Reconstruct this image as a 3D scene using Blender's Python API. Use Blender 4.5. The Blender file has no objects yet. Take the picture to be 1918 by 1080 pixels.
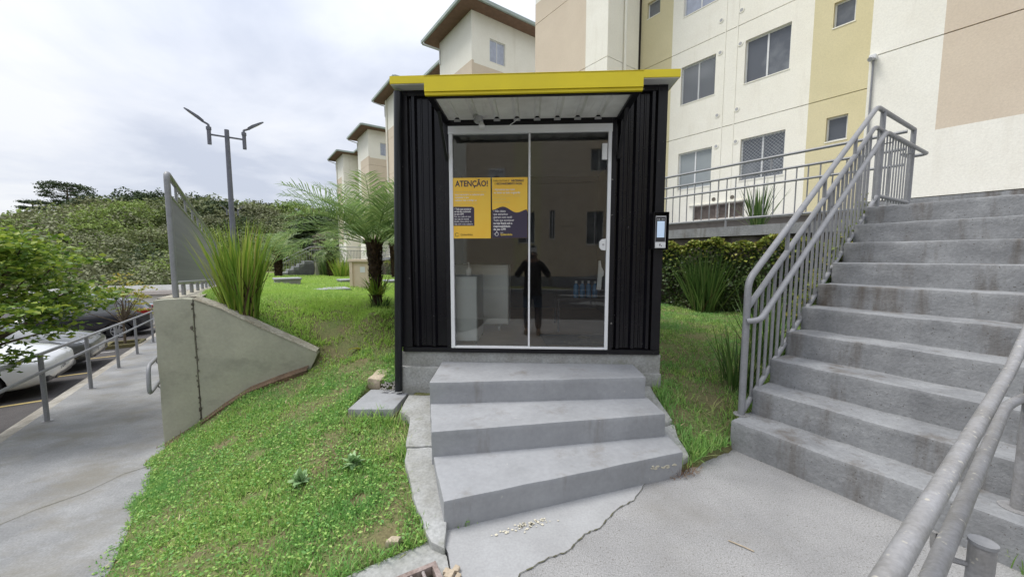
import bpy, bmesh, math, random
import numpy as np
from mathutils import Vector, noise as mnoise

random.seed(7)
RNG = np.random.default_rng(11)
SC = bpy.context.scene
COL = SC.collection
PI = math.pi
R = math.radians

# ------------------------------------------------------------------ camera
cam_d = bpy.data.cameras.new('camera')
cam_d.sensor_width = 36.0
cam_d.lens = 36.0 * 700.0 / 1918.0
cam_d.clip_start = 0.02
cam_d.clip_end = 2000.0
cam = bpy.data.objects.new('camera', cam_d)
COL.objects.link(cam)
cam.location = (0, 0, 1.6)
cam.rotation_euler = (R(90) - math.atan(60 / 700.0), 0, 0)
SC.camera = cam

# ------------------------------------------------------------------ sky, sun, exposure
SUN_EL, SUN_AZ = R(62), R(274)          # high sun behind thick cloud, from the left
w = bpy.data.worlds.new('World')
SC.world = w
w.use_nodes = True
nt = w.node_tree
nt.nodes.clear()
def wn(t, **k):
    n = nt.nodes.new(t)
    for a, b in k.items():
        setattr(n, a, b)
    return n
out = wn('ShaderNodeOutputWorld')
sky = wn('ShaderNodeTexSky', sky_type='NISHITA', sun_disc=False)
sky.sun_elevation = SUN_EL
sky.sun_rotation = SUN_AZ
bg1 = wn('ShaderNodeBackground')
bg1.inputs['Strength'].default_value = 0.1
nt.links.new(sky.outputs[0], bg1.inputs['Color'])
tc = wn('ShaderNodeTexCoord')
sep = wn('ShaderNodeSeparateXYZ')
nt.links.new(tc.outputs['Generated'], sep.inputs[0])
def wm(op, a, b=None, c=None):
    n = wn('ShaderNodeMath', operation=op)
    for i, v in enumerate((a, b, c)):
        if v is None: continue
        if isinstance(v, (int, float)): n.inputs[i].default_value = v
        else: nt.links.new(v, n.inputs[i])
    return n.outputs[0]
zc = wm('MAXIMUM', sep.outputs['Z'], 0.0)
den = wm('ADD', zc, 0.16)
cx = wm('DIVIDE', sep.outputs['X'], den)
cy = wm('DIVIDE', sep.outputs['Y'], den)
comb = wn('ShaderNodeCombineXYZ')
nt.links.new(cx, comb.inputs[0]); nt.links.new(cy, comb.inputs[1])
n1 = wn('ShaderNodeTexNoise'); n1.inputs['Scale'].default_value = 0.62; n1.inputs['Detail'].default_value = 7; n1.inputs['Roughness'].default_value = 0.52; n1.inputs['Distortion'].default_value = 0.5
n2 = wn('ShaderNodeTexNoise'); n2.inputs['Scale'].default_value = 2.1; n2.inputs['Detail'].default_value = 5; n2.inputs['Roughness'].default_value = 0.5
nt.links.new(comb.outputs[0], n1.inputs['Vector']); nt.links.new(comb.outputs[0], n2.inputs['Vector'])
nm = wm('MULTIPLY_ADD', n2.outputs['Fac'], 0.18, wm('MULTIPLY', n1.outputs['Fac'], 0.85))
ramp = wn('ShaderNodeValToRGB')
e = ramp.color_ramp.elements
e[0].position = 0.42; e[0].color = (0.59, 0.635, 0.745, 1)
e[1].position = 0.60; e[1].color = (0.90, 0.915, 0.95, 1)
m_ = ramp.color_ramp.elements.new(0.51); m_.color = (0.76, 0.795, 0.88, 1)
nt.links.new(nm, ramp.inputs[0])
grad = wm('MULTIPLY_ADD', wm('MULTIPLY', zc, zc), 0.95, 0.80)
bg2 = wn('ShaderNodeBackground')
nt.links.new(ramp.outputs[0], bg2.inputs['Color'])
nt.links.new(grad, bg2.inputs['Strength'])
mix = wn('ShaderNodeMixShader')
mix.inputs[0].default_value = 0.94
nt.links.new(bg1.outputs[0], mix.inputs[1]); nt.links.new(bg2.outputs[0], mix.inputs[2])
nt.links.new(mix.outputs[0], out.inputs[0])

sun_d = bpy.data.lights.new('sun', 'SUN')
sun_d.energy = 2.2
sun_d.angle = R(24)
sun_d.color = (1.0, 0.965, 0.91)
sun = bpy.data.objects.new('sun', sun_d)
COL.objects.link(sun)
sd = Vector((math.sin(SUN_AZ) * math.cos(SUN_EL), math.cos(SUN_AZ) * math.cos(SUN_EL), math.sin(SUN_EL)))
sun.rotation_euler = sd.to_track_quat('Z', 'Y').to_euler()

SC.view_settings.view_transform = 'Standard'
SC.view_settings.look = 'None'
SC.view_settings.exposure = 0.37
SC.view_settings.gamma = 1.0
SC.view_settings.use_curve_mapping = False
SC.render.engine = 'CYCLES'
SC.cycles.max_bounces = 7
SC.cycles.transparent_max_bounces = 12
SC.cycles.use_denoising = True
SC.cycles.caustics_reflective = False
SC.cycles.caustics_refractive = False

# ------------------------------------------------------------------ materials
MATS = {}
def nodes_of(name):
    m = bpy.data.materials.new(name)
    m.use_nodes = True
    t = m.node_tree
    return m, t, t.nodes['Principled BSDF']
def c4(c): return (c[0], c[1], c[2], 1)

def mat(name, col, col2=None, rough=0.8, scale=4.0, bump=0.0, bscale=60.0, metallic=0.0, spec=0.35, lo=0.35, hi=0.65,
        fine=0.0, stain=None, stain_scale=(3, 3, 0.5), stain_pos=(0.58, 0.75), stain_amt=0.7, emit=None, coat=0.0, speck=None):
    """Paint, concrete, metal...: two tones mixed by noise, fine grain, optional streaky stains, bump."""
    if name in MATS: return MATS[name]
    m, t, b = nodes_of(name)
    L = t.links.new
    def N(k, **kw):
        n = t.nodes.new(k)
        for a, v in kw.items(): setattr(n, a, v)
        return n
    tc = N('ShaderNodeTexCoord')
    co = tc.outputs['Object']
    if col2 is None: col2 = tuple(v * 0.88 for v in col)
    nz = N('ShaderNodeTexNoise'); nz.inputs['Scale'].default_value = scale; nz.inputs['Detail'].default_value = 6; nz.inputs['Roughness'].default_value = 0.6
    L(co, nz.inputs['Vector'])
    rp = N('ShaderNodeMapRange'); rp.inputs[1].default_value = lo; rp.inputs[2].default_value = hi
    L(nz.outputs['Fac'], rp.inputs[0])
    mx = N('ShaderNodeMix', data_type='RGBA')
    L(rp.outputs[0], mx.inputs[0]); mx.inputs[6].default_value = c4(col); mx.inputs[7].default_value = c4(col2)
    cur = mx.outputs[2]
    if fine:
        nf = N('ShaderNodeTexNoise'); nf.inputs['Scale'].default_value = bscale * 1.3; nf.inputs['Detail'].default_value = 3
        L(co, nf.inputs['Vector'])
        mr = N('ShaderNodeMapRange'); mr.inputs[1].default_value = 0.3; mr.inputs[2].default_value = 0.7; mr.inputs[3].default_value = 1 - fine; mr.inputs[4].default_value = 1 + fine
        L(nf.outputs['Fac'], mr.inputs[0])
        mm = N('ShaderNodeMix', data_type='RGBA', blend_type='MULTIPLY'); mm.inputs[0].default_value = 1
        L(cur, mm.inputs[6]); L(mr.outputs[0], mm.inputs[7]); cur = mm.outputs[2]
    if stain is not None:
        mp = N('ShaderNodeMapping'); mp.inputs['Scale'].default_value = stain_scale
        L(co, mp.inputs['Vector'])
        ns = N('ShaderNodeTexNoise'); ns.inputs['Scale'].default_value = 1.0; ns.inputs['Detail'].default_value = 8; ns.inputs['Roughness'].default_value = 0.65
        L(mp.outputs[0], ns.inputs['Vector'])
        ms = N('ShaderNodeMapRange'); ms.inputs[1].default_value = stain_pos[0]; ms.inputs[2].default_value = stain_pos[1]; ms.inputs[4].default_value = stain_amt
        L(ns.outputs['Fac'], ms.inputs[0])
        m2 = N('ShaderNodeMix', data_type='RGBA'); L(ms.outputs[0], m2.inputs[0]); L(cur, m2.inputs[6]); m2.inputs[7].default_value = c4(stain)
        cur = m2.outputs[2]
    if speck is not None:
        vs = N('ShaderNodeTexNoise'); vs.inputs['Scale'].default_value = speck[1]; vs.inputs['Detail'].default_value = 2
        L(co, vs.inputs['Vector'])
        ms = N('ShaderNodeMapRange'); ms.inputs[1].default_value = speck[2]; ms.inputs[2].default_value = speck[2] + 0.06
        L(vs.outputs['Fac'], ms.inputs[0])
        m2 = N('ShaderNodeMix', data_type='RGBA'); L(ms.outputs[0], m2.inputs[0]); L(cur, m2.inputs[6]); m2.inputs[7].default_value = c4(speck[0])
        cur = m2.outputs[2]
    L(cur, b.inputs['Base Color'])
    b.inputs['Roughness'].default_value = rough
    b.inputs['Metallic'].default_value = metallic
    b.inputs['Specular IOR Level'].default_value = spec
    b.inputs['Coat Weight'].default_value = coat
    b.inputs['Coat Roughness'].default_value = 0.05
    if bump:
        nb = N('ShaderNodeTexNoise'); nb.inputs['Scale'].default_value = bscale; nb.inputs['Detail'].default_value = 5; nb.inputs['Roughness'].default_value = 0.65
        L(co, nb.inputs['Vector'])
        bp = N('ShaderNodeBump'); bp.inputs['Strength'].default_value = bump; bp.inputs['Distance'].default_value = 0.01
        L(nb.outputs['Fac'], bp.inputs['Height']); L(bp.outputs[0], b.inputs['Normal'])
    if emit:
        b.inputs['Emission Color'].default_value = c4(emit[0]); b.inputs['Emission Strength'].default_value = emit[1]
    MATS[name] = m
    return m

def leafmat(name, cols, rough=0.5, patch=None, pscale=1.0, trans=0.25, spec=0.35):
    """Foliage: every leaf (mesh island) takes its own tone from a ramp; patch mixes in a second tone by place."""
    if name in MATS: return MATS[name]
    m, t, b = nodes_of(name)
    L = t.links.new
    g = t.nodes.new('ShaderNodeNewGeometry')
    rp = t.nodes.new('ShaderNodeValToRGB')
    el = rp.color_ramp.elements
    el[0].color = c4(cols[0]); el[1].color = c4(cols[-1])
    for i, c in enumerate(cols[1:-1]):
        q = el.new((i + 1) / (len(cols) - 1)); q.color = c4(c)
    L(g.outputs['Random Per Island'], rp.inputs[0])
    cur = rp.outputs[0]
    if patch:
        tc = t.nodes.new('ShaderNodeTexCoord')
        nz = t.nodes.new('ShaderNodeTexNoise'); nz.inputs['Scale'].default_value = pscale; nz.inputs['Detail'].default_value = 4
        L(tc.outputs['Object'], nz.inputs['Vector'])
        mr = t.nodes.new('ShaderNodeMapRange'); mr.inputs[1].default_value = 0.42; mr.inputs[2].default_value = 0.66; mr.inputs[4].default_value = 0.85
        L(nz.outputs['Fac'], mr.inputs[0])
        mx = t.nodes.new('ShaderNodeMix'); mx.data_type = 'RGBA'
        L(mr.outputs[0], mx.inputs[0]); L(cur, mx.inputs[6]); mx.inputs[7].default_value = c4(patch)
        cur = mx.outputs[2]
    L(cur, b.inputs['Base Color'])
    b.inputs['Roughness'].default_value = rough
    b.inputs['Specular IOR Level'].default_value = spec
    if trans:
        tr = t.nodes.new('ShaderNodeBsdfTranslucent'); L(cur, tr.inputs['Color'])
        mxs = t.nodes.new('ShaderNodeMixShader'); mxs.inputs[0].default_value = trans
        L(b.outputs[0], mxs.inputs[1]); L(tr.outputs[0], mxs.inputs[2])
        L(mxs.outputs[0], t.nodes['Material Output'].inputs['Surface'])
    MATS[name] = m
    return m

def glassmat(name, tint, refl=1.0):
    m, t, b = nodes_of(name)
    t.nodes.remove(b)
    tr = t.nodes.new('ShaderNodeBsdfTransparent'); tr.inputs['Color'].default_value = c4(tint)
    gl = t.nodes.new('ShaderNodeBsdfGlossy'); gl.inputs['Roughness'].default_value = 0.0; gl.inputs['Color'].default_value = (refl, refl, refl, 1)
    fr = t.nodes.new('ShaderNodeFresnel'); fr.inputs['IOR'].default_value = 1.6
    mx = t.nodes.new('ShaderNodeMixShader')
    t.links.new(fr.outputs[0], mx.inputs[0]); t.links.new(tr.outputs[0], mx.inputs[1]); t.links.new(gl.outputs[0], mx.inputs[2])
    t.links.new(mx.outputs[0], t.nodes['Material Output'].inputs['Surface'])
    MATS[name] = m
    return m

STEP = mat('grey_step_paint', (0.33, 0.338, 0.352), (0.275, 0.282, 0.293), rough=0.75, scale=2.6, bump=0.3, bscale=22, fine=0.05, stain=(0.17, 0.15, 0.125), stain_scale=(4.5, 4.5, 0.9), stain_pos=(0.57, 0.76), stain_amt=0.65, speck=((0.47, 0.46, 0.44), 26, 0.735))
STEPR = mat('rough_grey_step', (0.295, 0.302, 0.31), (0.20, 0.205, 0.212), rough=0.85, scale=3.2, bump=0.6, bscale=34, fine=0.10, stain=(0.095, 0.075, 0.055), stain_scale=(3.6, 3.6, 0.6), stain_pos=(0.535, 0.70), stain_amt=0.8, speck=((0.10, 0.09, 0.08), 75, 0.67))
PLINTH = mat('plinth_concrete', (0.36, 0.365, 0.36), (0.27, 0.27, 0.25), rough=0.85, scale=5, bump=0.4, bscale=40, fine=0.15, stain=(0.13, 0.14, 0.06), stain_scale=(4, 4, 3), stain_pos=(0.58, 0.75), stain_amt=0.6)
LAND = mat('landing_concrete', (0.315, 0.313, 0.31), (0.25, 0.249, 0.248), rough=0.85, scale=2.2, bump=0.35, bscale=110, fine=0.28, stain=(0.21, 0.20, 0.18), stain_scale=(1.4, 1.4, 1.4), stain_pos=(0.50, 0.75), stain_amt=0.6, speck=((0.17, 0.16, 0.15), 85, 0.62))
APRON = mat('apron_concrete', (0.355, 0.36, 0.365), (0.305, 0.307, 0.31), rough=0.8, scale=3, bump=0.15, bscale=60, fine=0.07, stain=(0.55, 0.53, 0.47), stain_scale=(5, 9, 5), stain_pos=(0.70, 0.74), stain_amt=0.6)
PATH = mat('path_concrete', (0.30, 0.302, 0.303), (0.20, 0.203, 0.205), rough=0.85, scale=1.6, bump=0.3, bscale=60, fine=0.16, stain=(0.185, 0.17, 0.135), stain_scale=(1.6, 2.4, 1.6), stain_pos=(0.47, 0.68), stain_amt=0.65)
KERB = mat('old_kerb_concrete', (0.38, 0.36, 0.32), (0.22, 0.20, 0.165), rough=0.9, scale=5, bump=0.5, bscale=40, fine=0.2)
WALLG = mat('grey_green_render', (0.37, 0.365, 0.285), (0.31, 0.31, 0.245), rough=0.85, scale=3, bump=0.28, bscale=26, fine=0.05, stain=(0.17, 0.17, 0.135), stain_scale=(2.2, 2.2, 3.0), stain_pos=(0.54, 0.74), stain_amt=0.6)
WALLTOP = mat('broken_concrete', (0.44, 0.42, 0.35), (0.30, 0.27, 0.21), rough=0.95, scale=8, bump=0.8, bscale=30, fine=0.25)
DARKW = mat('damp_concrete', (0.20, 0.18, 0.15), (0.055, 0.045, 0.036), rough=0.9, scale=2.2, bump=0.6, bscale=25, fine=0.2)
SOIL = mat('bare_soil', (0.14, 0.088, 0.052), (0.085, 0.055, 0.035), rough=0.95, scale=4, bump=0.9, bscale=40, fine=0.3)
TURF = mat('turf_soil', (0.12, 0.15, 0.05), (0.15, 0.125, 0.065), rough=0.95, scale=3, bump=0.8, bscale=40, fine=0.35)
REDSOIL = mat('red_soil', (0.19, 0.125, 0.08), (0.10, 0.07, 0.045), rough=0.95, scale=7, bump=0.8, bscale=40, fine=0.3)
ASPH = mat('asphalt', (0.085, 0.078, 0.076), (0.06, 0.056, 0.056), rough=0.9, scale=2, bump=0.5, bscale=90, fine=0.3)
LINEY = mat('yellow_line_paint', (0.55, 0.42, 0.16), (0.40, 0.32, 0.15), rough=0.8, scale=9, bump=0.2)
LINEW = mat('white_line_paint', (0.55, 0.54, 0.52), (0.40, 0.39, 0.37), rough=0.8, scale=9, bump=0.2)
PIPE = mat('grey_pipe_paint', (0.27, 0.275, 0.29), (0.225, 0.23, 0.24), rough=0.45, scale=9, bump=0.12, bscale=50, spec=0.45, fine=0.06, speck=((0.42, 0.41, 0.38), 40, 0.70))
PIPEO = mat('worn_pipe_paint', (0.30, 0.30, 0.31), (0.22, 0.215, 0.21), rough=0.45, scale=7, bump=0.2, bscale=60, spec=0.45, fine=0.12, speck=((0.45, 0.43, 0.38), 45, 0.66))
BLACK = mat('black_sheet_metal', (0.006, 0.0055, 0.008), (0.009, 0.0085, 0.011), rough=0.24, scale=6, bump=0.05, bscale=12, spec=0.32, speck=((0.20, 0.19, 0.19), 22, 0.745))
BLACKM = mat('black_frame_steel', (0.006, 0.0055, 0.008), (0.010, 0.0095, 0.012), rough=0.4, scale=8, bump=0.1, bscale=30, spec=0.3, speck=((0.22, 0.21, 0.20), 30, 0.72))
BLACKP = mat('black_pvc', (0.008, 0.0095, 0.012), (0.012, 0.0135, 0.016), rough=0.34, scale=6, spec=0.4)
YEL = mat('yellow_sheet_metal', (0.76, 0.62, 0.018), (0.70, 0.57, 0.018), rough=0.42, scale=3, bump=0.04, bscale=9, spec=0.4)
GALV = mat('white_roof_sheet', (0.80, 0.80, 0.77), (0.62, 0.61, 0.58), rough=0.5, scale=3.5, bump=0.1, bscale=15, spec=0.4, stain=(0.42, 0.40, 0.35), stain_scale=(22, 2, 2), stain_pos=(0.58, 0.78), stain_amt=0.5)
WHITE = mat('white_aluminium', (0.78, 0.79, 0.80), (0.72, 0.73, 0.74), rough=0.4, scale=4, spec=0.4)
WPLAST = mat('white_plastic', (0.75, 0.76, 0.76), (0.70, 0.71, 0.71), rough=0.4, scale=4)
GPLAST = mat('grey_plastic', (0.45, 0.45, 0.46), (0.4, 0.4, 0.41), rough=0.4, scale=4)
DPLAST = mat('dark_plastic', (0.03, 0.03, 0.035), (0.04, 0.04, 0.045), rough=0.4, scale=4)
DOORG = glassmat('door_glass', (0.97, 0.985, 0.98), 1.0)
SCREEN = mat('pale_screen', (0.55, 0.66, 0.80), (0.50, 0.62, 0.78), rough=0.15, scale=1, emit=((0.5, 0.65, 0.85), 0.25))
CREAM = mat('cream_wall_paint', (0.88, 0.86, 0.775), (0.84, 0.815, 0.725), rough=0.9, scale=1.3, bump=0.25, bscale=30, fine=0.05, stain=(0.60, 0.55, 0.45), stain_scale=(2.2, 2.2, 0.3), stain_pos=(0.56, 0.82), stain_amt=0.5)
PINK = mat('pinkish_beige_wall_paint', (0.67, 0.575, 0.455), (0.635, 0.54, 0.425), rough=0.9, scale=1.2, bump=0.25, bscale=30, fine=0.05)
OLIVE = mat('olive_beige_wall_paint', (0.68, 0.615, 0.40), (0.64, 0.58, 0.37), rough=0.9, scale=1.2, bump=0.25, bscale=30, fine=0.05)
JOINT = mat('dark_joint_mortar', (0.20, 0.18, 0.16), (0.16, 0.145, 0.13), rough=0.9, scale=5)  # dark grey wall core that shows in the gaps between panels
PANE = mat('grey_window_glass', (0.10, 0.11, 0.13), (0.20, 0.215, 0.235), rough=0.08, scale=0.9, spec=0.6, lo=.45, hi=.62)
PANEL = mat('curtained_window_glass', (0.33, 0.36, 0.37), (0.27, 0.30, 0.31), rough=0.1, scale=0.8, spec=0.6)
PANEB = mat('pale_curtained_glass', (0.42, 0.46, 0.56), (0.34, 0.37, 0.46), rough=0.1, scale=6, spec=0.6)
NETM = mat('white_safety_net', (0.42, 0.44, 0.46), rough=0.8)
SOFFIT = mat('brown_soffit_wood', (0.21, 0.13, 0.09), (0.16, 0.10, 0.07), rough=0.8, scale=4)
GUTTER = mat('pale_green_gutter', (0.36, 0.42, 0.39), (0.30, 0.36, 0.33), rough=0.5, scale=4)
TILE = mat('fibre_roof_sheet', (0.30, 0.30, 0.29), (0.22, 0.22, 0.21), rough=0.9, scale=3, bump=0.3)
RUST = mat('rusty_iron', (0.34, 0.28, 0.26), (0.20, 0.15, 0.13), rough=0.85, scale=14, bump=0.5, bscale=60, fine=0.2)
RUSTL = mat('grey_rusty_bar', (0.36, 0.33, 0.32), (0.22, 0.17, 0.15), rough=0.8, scale=14, bump=0.4, bscale=60, fine=0.15)
BARK = mat('dark_bark', (0.075, 0.05, 0.035), (0.035, 0.025, 0.02), rough=0.95, scale=20, bump=0.8, bscale=40, fine=0.3)
BARKL = mat('grey_brown_bark', (0.16, 0.125, 0.09), (0.09, 0.07, 0.05), rough=0.95, scale=14, bump=0.7, bscale=50, fine=0.2)
FIBRE = leafmat('palm_fibre', [(0.03, 0.018, 0.012), (0.075, 0.045, 0.028), (0.12, 0.075, 0.045)], rough=0.9, trans=0)
LAMPM = mat('lamp_post_paint', (0.16, 0.165, 0.20), (0.13, 0.135, 0.165), rough=0.5, scale=6)
LED = mat('led_panel', (0.45, 0.42, 0.30), (0.5, 0.47, 0.36), rough=0.3, scale=30)
WOODF = mat('wood_floor', (0.58, 0.40, 0.26), (0.46, 0.31, 0.20), rough=0.45, scale=3)
INWALL = mat('grey_inner_wall', (0.11, 0.11, 0.115), (0.08, 0.08, 0.085), rough=0.8, scale=2)
MATM = mat('black_rubber_mat', (0.02, 0.021, 0.022), rough=0.9, scale=40, bump=0.3)
CABW = mat('white_cabinet_laminate', (0.86, 0.88, 0.88), (0.83, 0.85, 0.85), rough=0.4, scale=2)
BEIGE = mat('beige_box_render', (0.74, 0.61, 0.48), (0.68, 0.56, 0.43), rough=0.85, scale=5, bump=0.2, bscale=40)
STONE = mat('pale_stone', (0.50, 0.42, 0.32), (0.36, 0.30, 0.22), rough=0.9, scale=9, bump=0.5, bscale=40, fine=0.15)
RUBBER = mat('tyre_rubber', (0.018, 0.018, 0.019), (0.026, 0.026, 0.027), rough=0.85, scale=8)
RIM = mat('alloy_rim', (0.45, 0.46, 0.48), (0.38, 0.39, 0.4), rough=0.35, scale=5, metallic=0.7)
CARGL = mat('car_window_glass', (0.035, 0.045, 0.05), (0.05, 0.06, 0.065), rough=0.04, scale=1, spec=0.9)
HEADL = mat('headlight_lens', (0.20, 0.215, 0.23), (0.50, 0.53, 0.56), rough=0.06, scale=9, spec=0.8)
TAILL = mat('tail_light_lens', (0.30, 0.015, 0.015), rough=0.1, scale=5, spec=0.6)
PLATE = mat('number_plate', (0.55, 0.56, 0.56), rough=0.4, scale=5)
INK = mat('dark_print_ink', (0.055, 0.045, 0.075), (0.05, 0.04, 0.07), rough=0.45, scale=2)
INKB = mat('brown_print_ink', (0.16, 0.09, 0.025), rough=0.45, scale=2)
INKW = mat('white_print_ink', (0.80, 0.78, 0.76), rough=0.45, scale=2)
INKP = mat('pale_print_ink', (0.74, 0.56, 0.20), rough=0.45, scale=2)
INKY = mat('yellow_print_ink', (0.78, 0.56, 0.09), rough=0.45, scale=2)
POSTY = mat('yellow_poster_print', (0.86, 0.51, 0.06), (0.86, 0.57, 0.08), rough=0.35, scale=3)

GRASS = leafmat('lawn_blades', [(0.11, 0.23, 0.055), (0.24, 0.42, 0.095), (0.33, 0.55, 0.13), (0.45, 0.63, 0.17), (0.56, 0.55, 0.26)], rough=0.55, patch=(0.19, 0.42, 0.12), pscale=1.6, trans=0.45)
GRASSF = leafmat('far_lawn_blades', [(0.24, 0.42, 0.085), (0.34, 0.54, 0.12), (0.45, 0.65, 0.16), (0.53, 0.64, 0.22)], rough=0.55, patch=(0.41, 0.60, 0.11), pscale=0.7, trans=0.45)
BLADE = leafmat('strap_leaf_green', [(0.10, 0.19, 0.025), (0.18, 0.30, 0.04), (0.27, 0.40, 0.055), (0.38, 0.46, 0.08), (0.44, 0.40, 0.13)], rough=0.4, trans=0.3)
BLADED = leafmat('dark_strap_leaf', [(0.04, 0.09, 0.022), (0.07, 0.145, 0.035), (0.12, 0.20, 0.05), (0.18, 0.24, 0.08)], rough=0.4, trans=0.25)
FROND = leafmat('palm_leaf', [(0.13, 0.22, 0.075), (0.20, 0.31, 0.10), (0.29, 0.41, 0.14), (0.40, 0.49, 0.18)], rough=0.35, trans=0.4)
IVY = leafmat('creeper_leaf', [(0.025, 0.05, 0.016), (0.05, 0.09, 0.025), (0.085, 0.135, 0.035), (0.13, 0.17, 0.05)], rough=0.4, trans=0.2)
IVYY = leafmat('young_creeper_leaf', [(0.12, 0.17, 0.03), (0.22, 0.28, 0.05), (0.32, 0.36, 0.07), (0.36, 0.30, 0.08)], rough=0.45, trans=0.3)
MAPLE = leafmat('left_tree_leaf', [(0.06, 0.12, 0.02), (0.11, 0.20, 0.028), (0.19, 0.30, 0.04), (0.28, 0.39, 0.05), (0.38, 0.44, 0.07)], rough=0.5, trans=0.35)
YLEAF = leafmat('yellowing_leaf', [(0.16, 0.21, 0.03), (0.30, 0.33, 0.05), (0.42, 0.38, 0.06), (0.46, 0.34, 0.06)], rough=0.5, trans=0.35)
WOODS = leafmat('hill_wood_leaf', [(0.08, 0.115, 0.035), (0.125, 0.17, 0.05), (0.17, 0.215, 0.065), (0.21, 0.245, 0.09)], rough=0.7, patch=(0.22, 0.22, 0.12), pscale=0.035, trans=0.15)
WOODD = leafmat('dark_wood_leaf', [(0.035, 0.06, 0.025), (0.06, 0.09, 0.037), (0.09, 0.125, 0.05)], rough=0.7, trans=0.1)
BARE = leafmat('bare_twigs', [(0.16, 0.13, 0.10), (0.24, 0.20, 0.16)], rough=0.8, trans=0)
BROAD = leafmat('broad_weed_leaf', [(0.24, 0.40, 0.18), (0.33, 0.48, 0.23)], rough=0.5, trans=0.2)

# ------------------------------------------------------------------ mesh helpers
def V3(*a): return np.array(a, float)
Z = V3(0, 0, 1)
class Fr:
    """A local frame: origin and three axes."""
    def __init__(s, O, U, V, W=Z): s.O, s.U, s.V, s.W = map(lambda q: np.array(q, float), (O, U, V, W))
    def __call__(s, u, v, w_): return s.O + s.U * u + s.V * v + s.W * w_
WORLD = Fr((0, 0, 0), (1, 0, 0), (0, 1, 0))
def gridframe(deg):
    a = R(deg)
    return Fr((0, 0, 0), (math.cos(a), math.sin(a), 0), (-math.sin(a), math.cos(a), 0))
G = gridframe(36)       # buildings, path, car park: u away to the right, v along the site
S = gridframe(32)       # the long flight of stairs

def fillet(path, r=0.06, n=5):
    """Round the corners of a polyline."""
    P = [np.array(p, float) for p in path]
    out = [P[0]]
    for i in range(1, len(P) - 1):
        a, b, c = P[i - 1], P[i], P[i + 1]
        d1 = a - b; d2 = c - b
        l1, l2 = np.linalg.norm(d1), np.linalg.norm(d2)
        k = min(r, l1 * 0.45, l2 * 0.45)
        p1 = b + d1 / l1 * k; p2 = b + d2 / l2 * k
        for j in range(n + 1):
            t = j / n
            out.append((1 - t) ** 2 * p1 + 2 * t * (1 - t) * b + t * t * p2)
    out.append(P[-1])
    return out

LOC = {}
class MB:
    def __init__(s): s.v = []; s.f = []
    def add(s, vs, fs):
        o = len(s.v)
        s.v += [tuple(map(float, q)) for q in vs]
        s.f += [tuple(o + i for i in q) for q in fs]
        return s
    def box(s, u0, u1, v0, v1, w0, w1, fr=WORLD):
        c = [fr(u, v, w_) for w_ in (w0, w1) for v in (v0, v1) for u in (u0, u1)]
        return s.add(c, [(0, 2, 3, 1), (4, 5, 7, 6), (0, 1, 5, 4), (2, 6, 7, 3), (0, 4, 6, 2), (1, 3, 7, 5)])
    def prism(s, poly, lo, hi, fr=WORLD):
        """poly of (u, v); lo, hi numbers or per-point lists of w."""
        n = len(poly)
        if np.isscalar(lo): lo = [lo] * n
        if np.isscalar(hi): hi = [hi] * n
        vs = [fr(p[0], p[1], lo[i]) for i, p in enumerate(poly)] + [fr(p[0], p[1], hi[i]) for i, p in enumerate(poly)]
        fs = [tuple(range(n - 1, -1, -1)), tuple(range(n, 2 * n))] + [(i, (i + 1) % n, n + (i + 1) % n, n + i) for i in range(n)]
        return s.add(vs, fs)
    def extrude(s, poly3, d):
        """A flat polygon in space pushed along d."""
        n = len(poly3); d = np.array(d, float)
        vs = [np.array(p, float) for p in poly3]; vs = vs + [p + d for p in vs]
        return s.add(vs, [tuple(range(n - 1, -1, -1)), tuple(range(n, 2 * n))] + [(i, (i + 1) % n, n + (i + 1) % n, n + i) for i in range(n)])
    def tube(s, path, r, seg=8, cap=True):
        P = [np.array(p, float) for p in path]
        n = len(P)
        rs = r if isinstance(r, (list, tuple)) else [r] * n
        T = []
        for i in range(n):
            d = P[min(i + 1, n - 1)] - P[max(i - 1, 0)]
            T.append(d / (np.linalg.norm(d) + 1e-12))
        u = np.cross(T[0], Z)
        if np.linalg.norm(u) < 1e-3: u = np.cross(T[0], V3(1, 0, 0))
        u /= np.linalg.norm(u)
        vs = []
        for i in range(n):
            u = u - T[i] * np.dot(u, T[i]); u /= np.linalg.norm(u)
            v = np.cross(T[i], u)
            for k in range(seg):
                a = 2 * PI * k / seg
                vs.append(P[i] + rs[i] * (math.cos(a) * u + math.sin(a) * v))
        fs = []
        for i in range(n - 1):
            for k in range(seg):
                k2 = (k + 1) % seg
                fs.append((i * seg + k, i * seg + k2, (i + 1) * seg + k2, (i + 1) * seg + k))
        if cap:
            fs.append(tuple(range(seg - 1, -1, -1))); fs.append(tuple((n - 1) * seg + k for k in range(seg)))
        return s.add(vs, fs)
    def cyl(s, p, q, r, seg=12): return s.tube([p, q], r, seg)
    def quad(s, a, b, c, d): return s.add([a, b, c, d], [(0, 1, 2, 3)])
    def build(s, name, m, parent=None, smooth=False, bevel=0.0):
        base = LOC.get(parent.as_pointer(), V3(0, 0, 0)) if parent else V3(0, 0, 0)
        me = bpy.data.meshes.new(name)
        me.from_pydata([tuple(np.array(q) - base) for q in s.v], [], s.f)
        return finish(me, name, m, parent, smooth, bevel, base)

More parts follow.
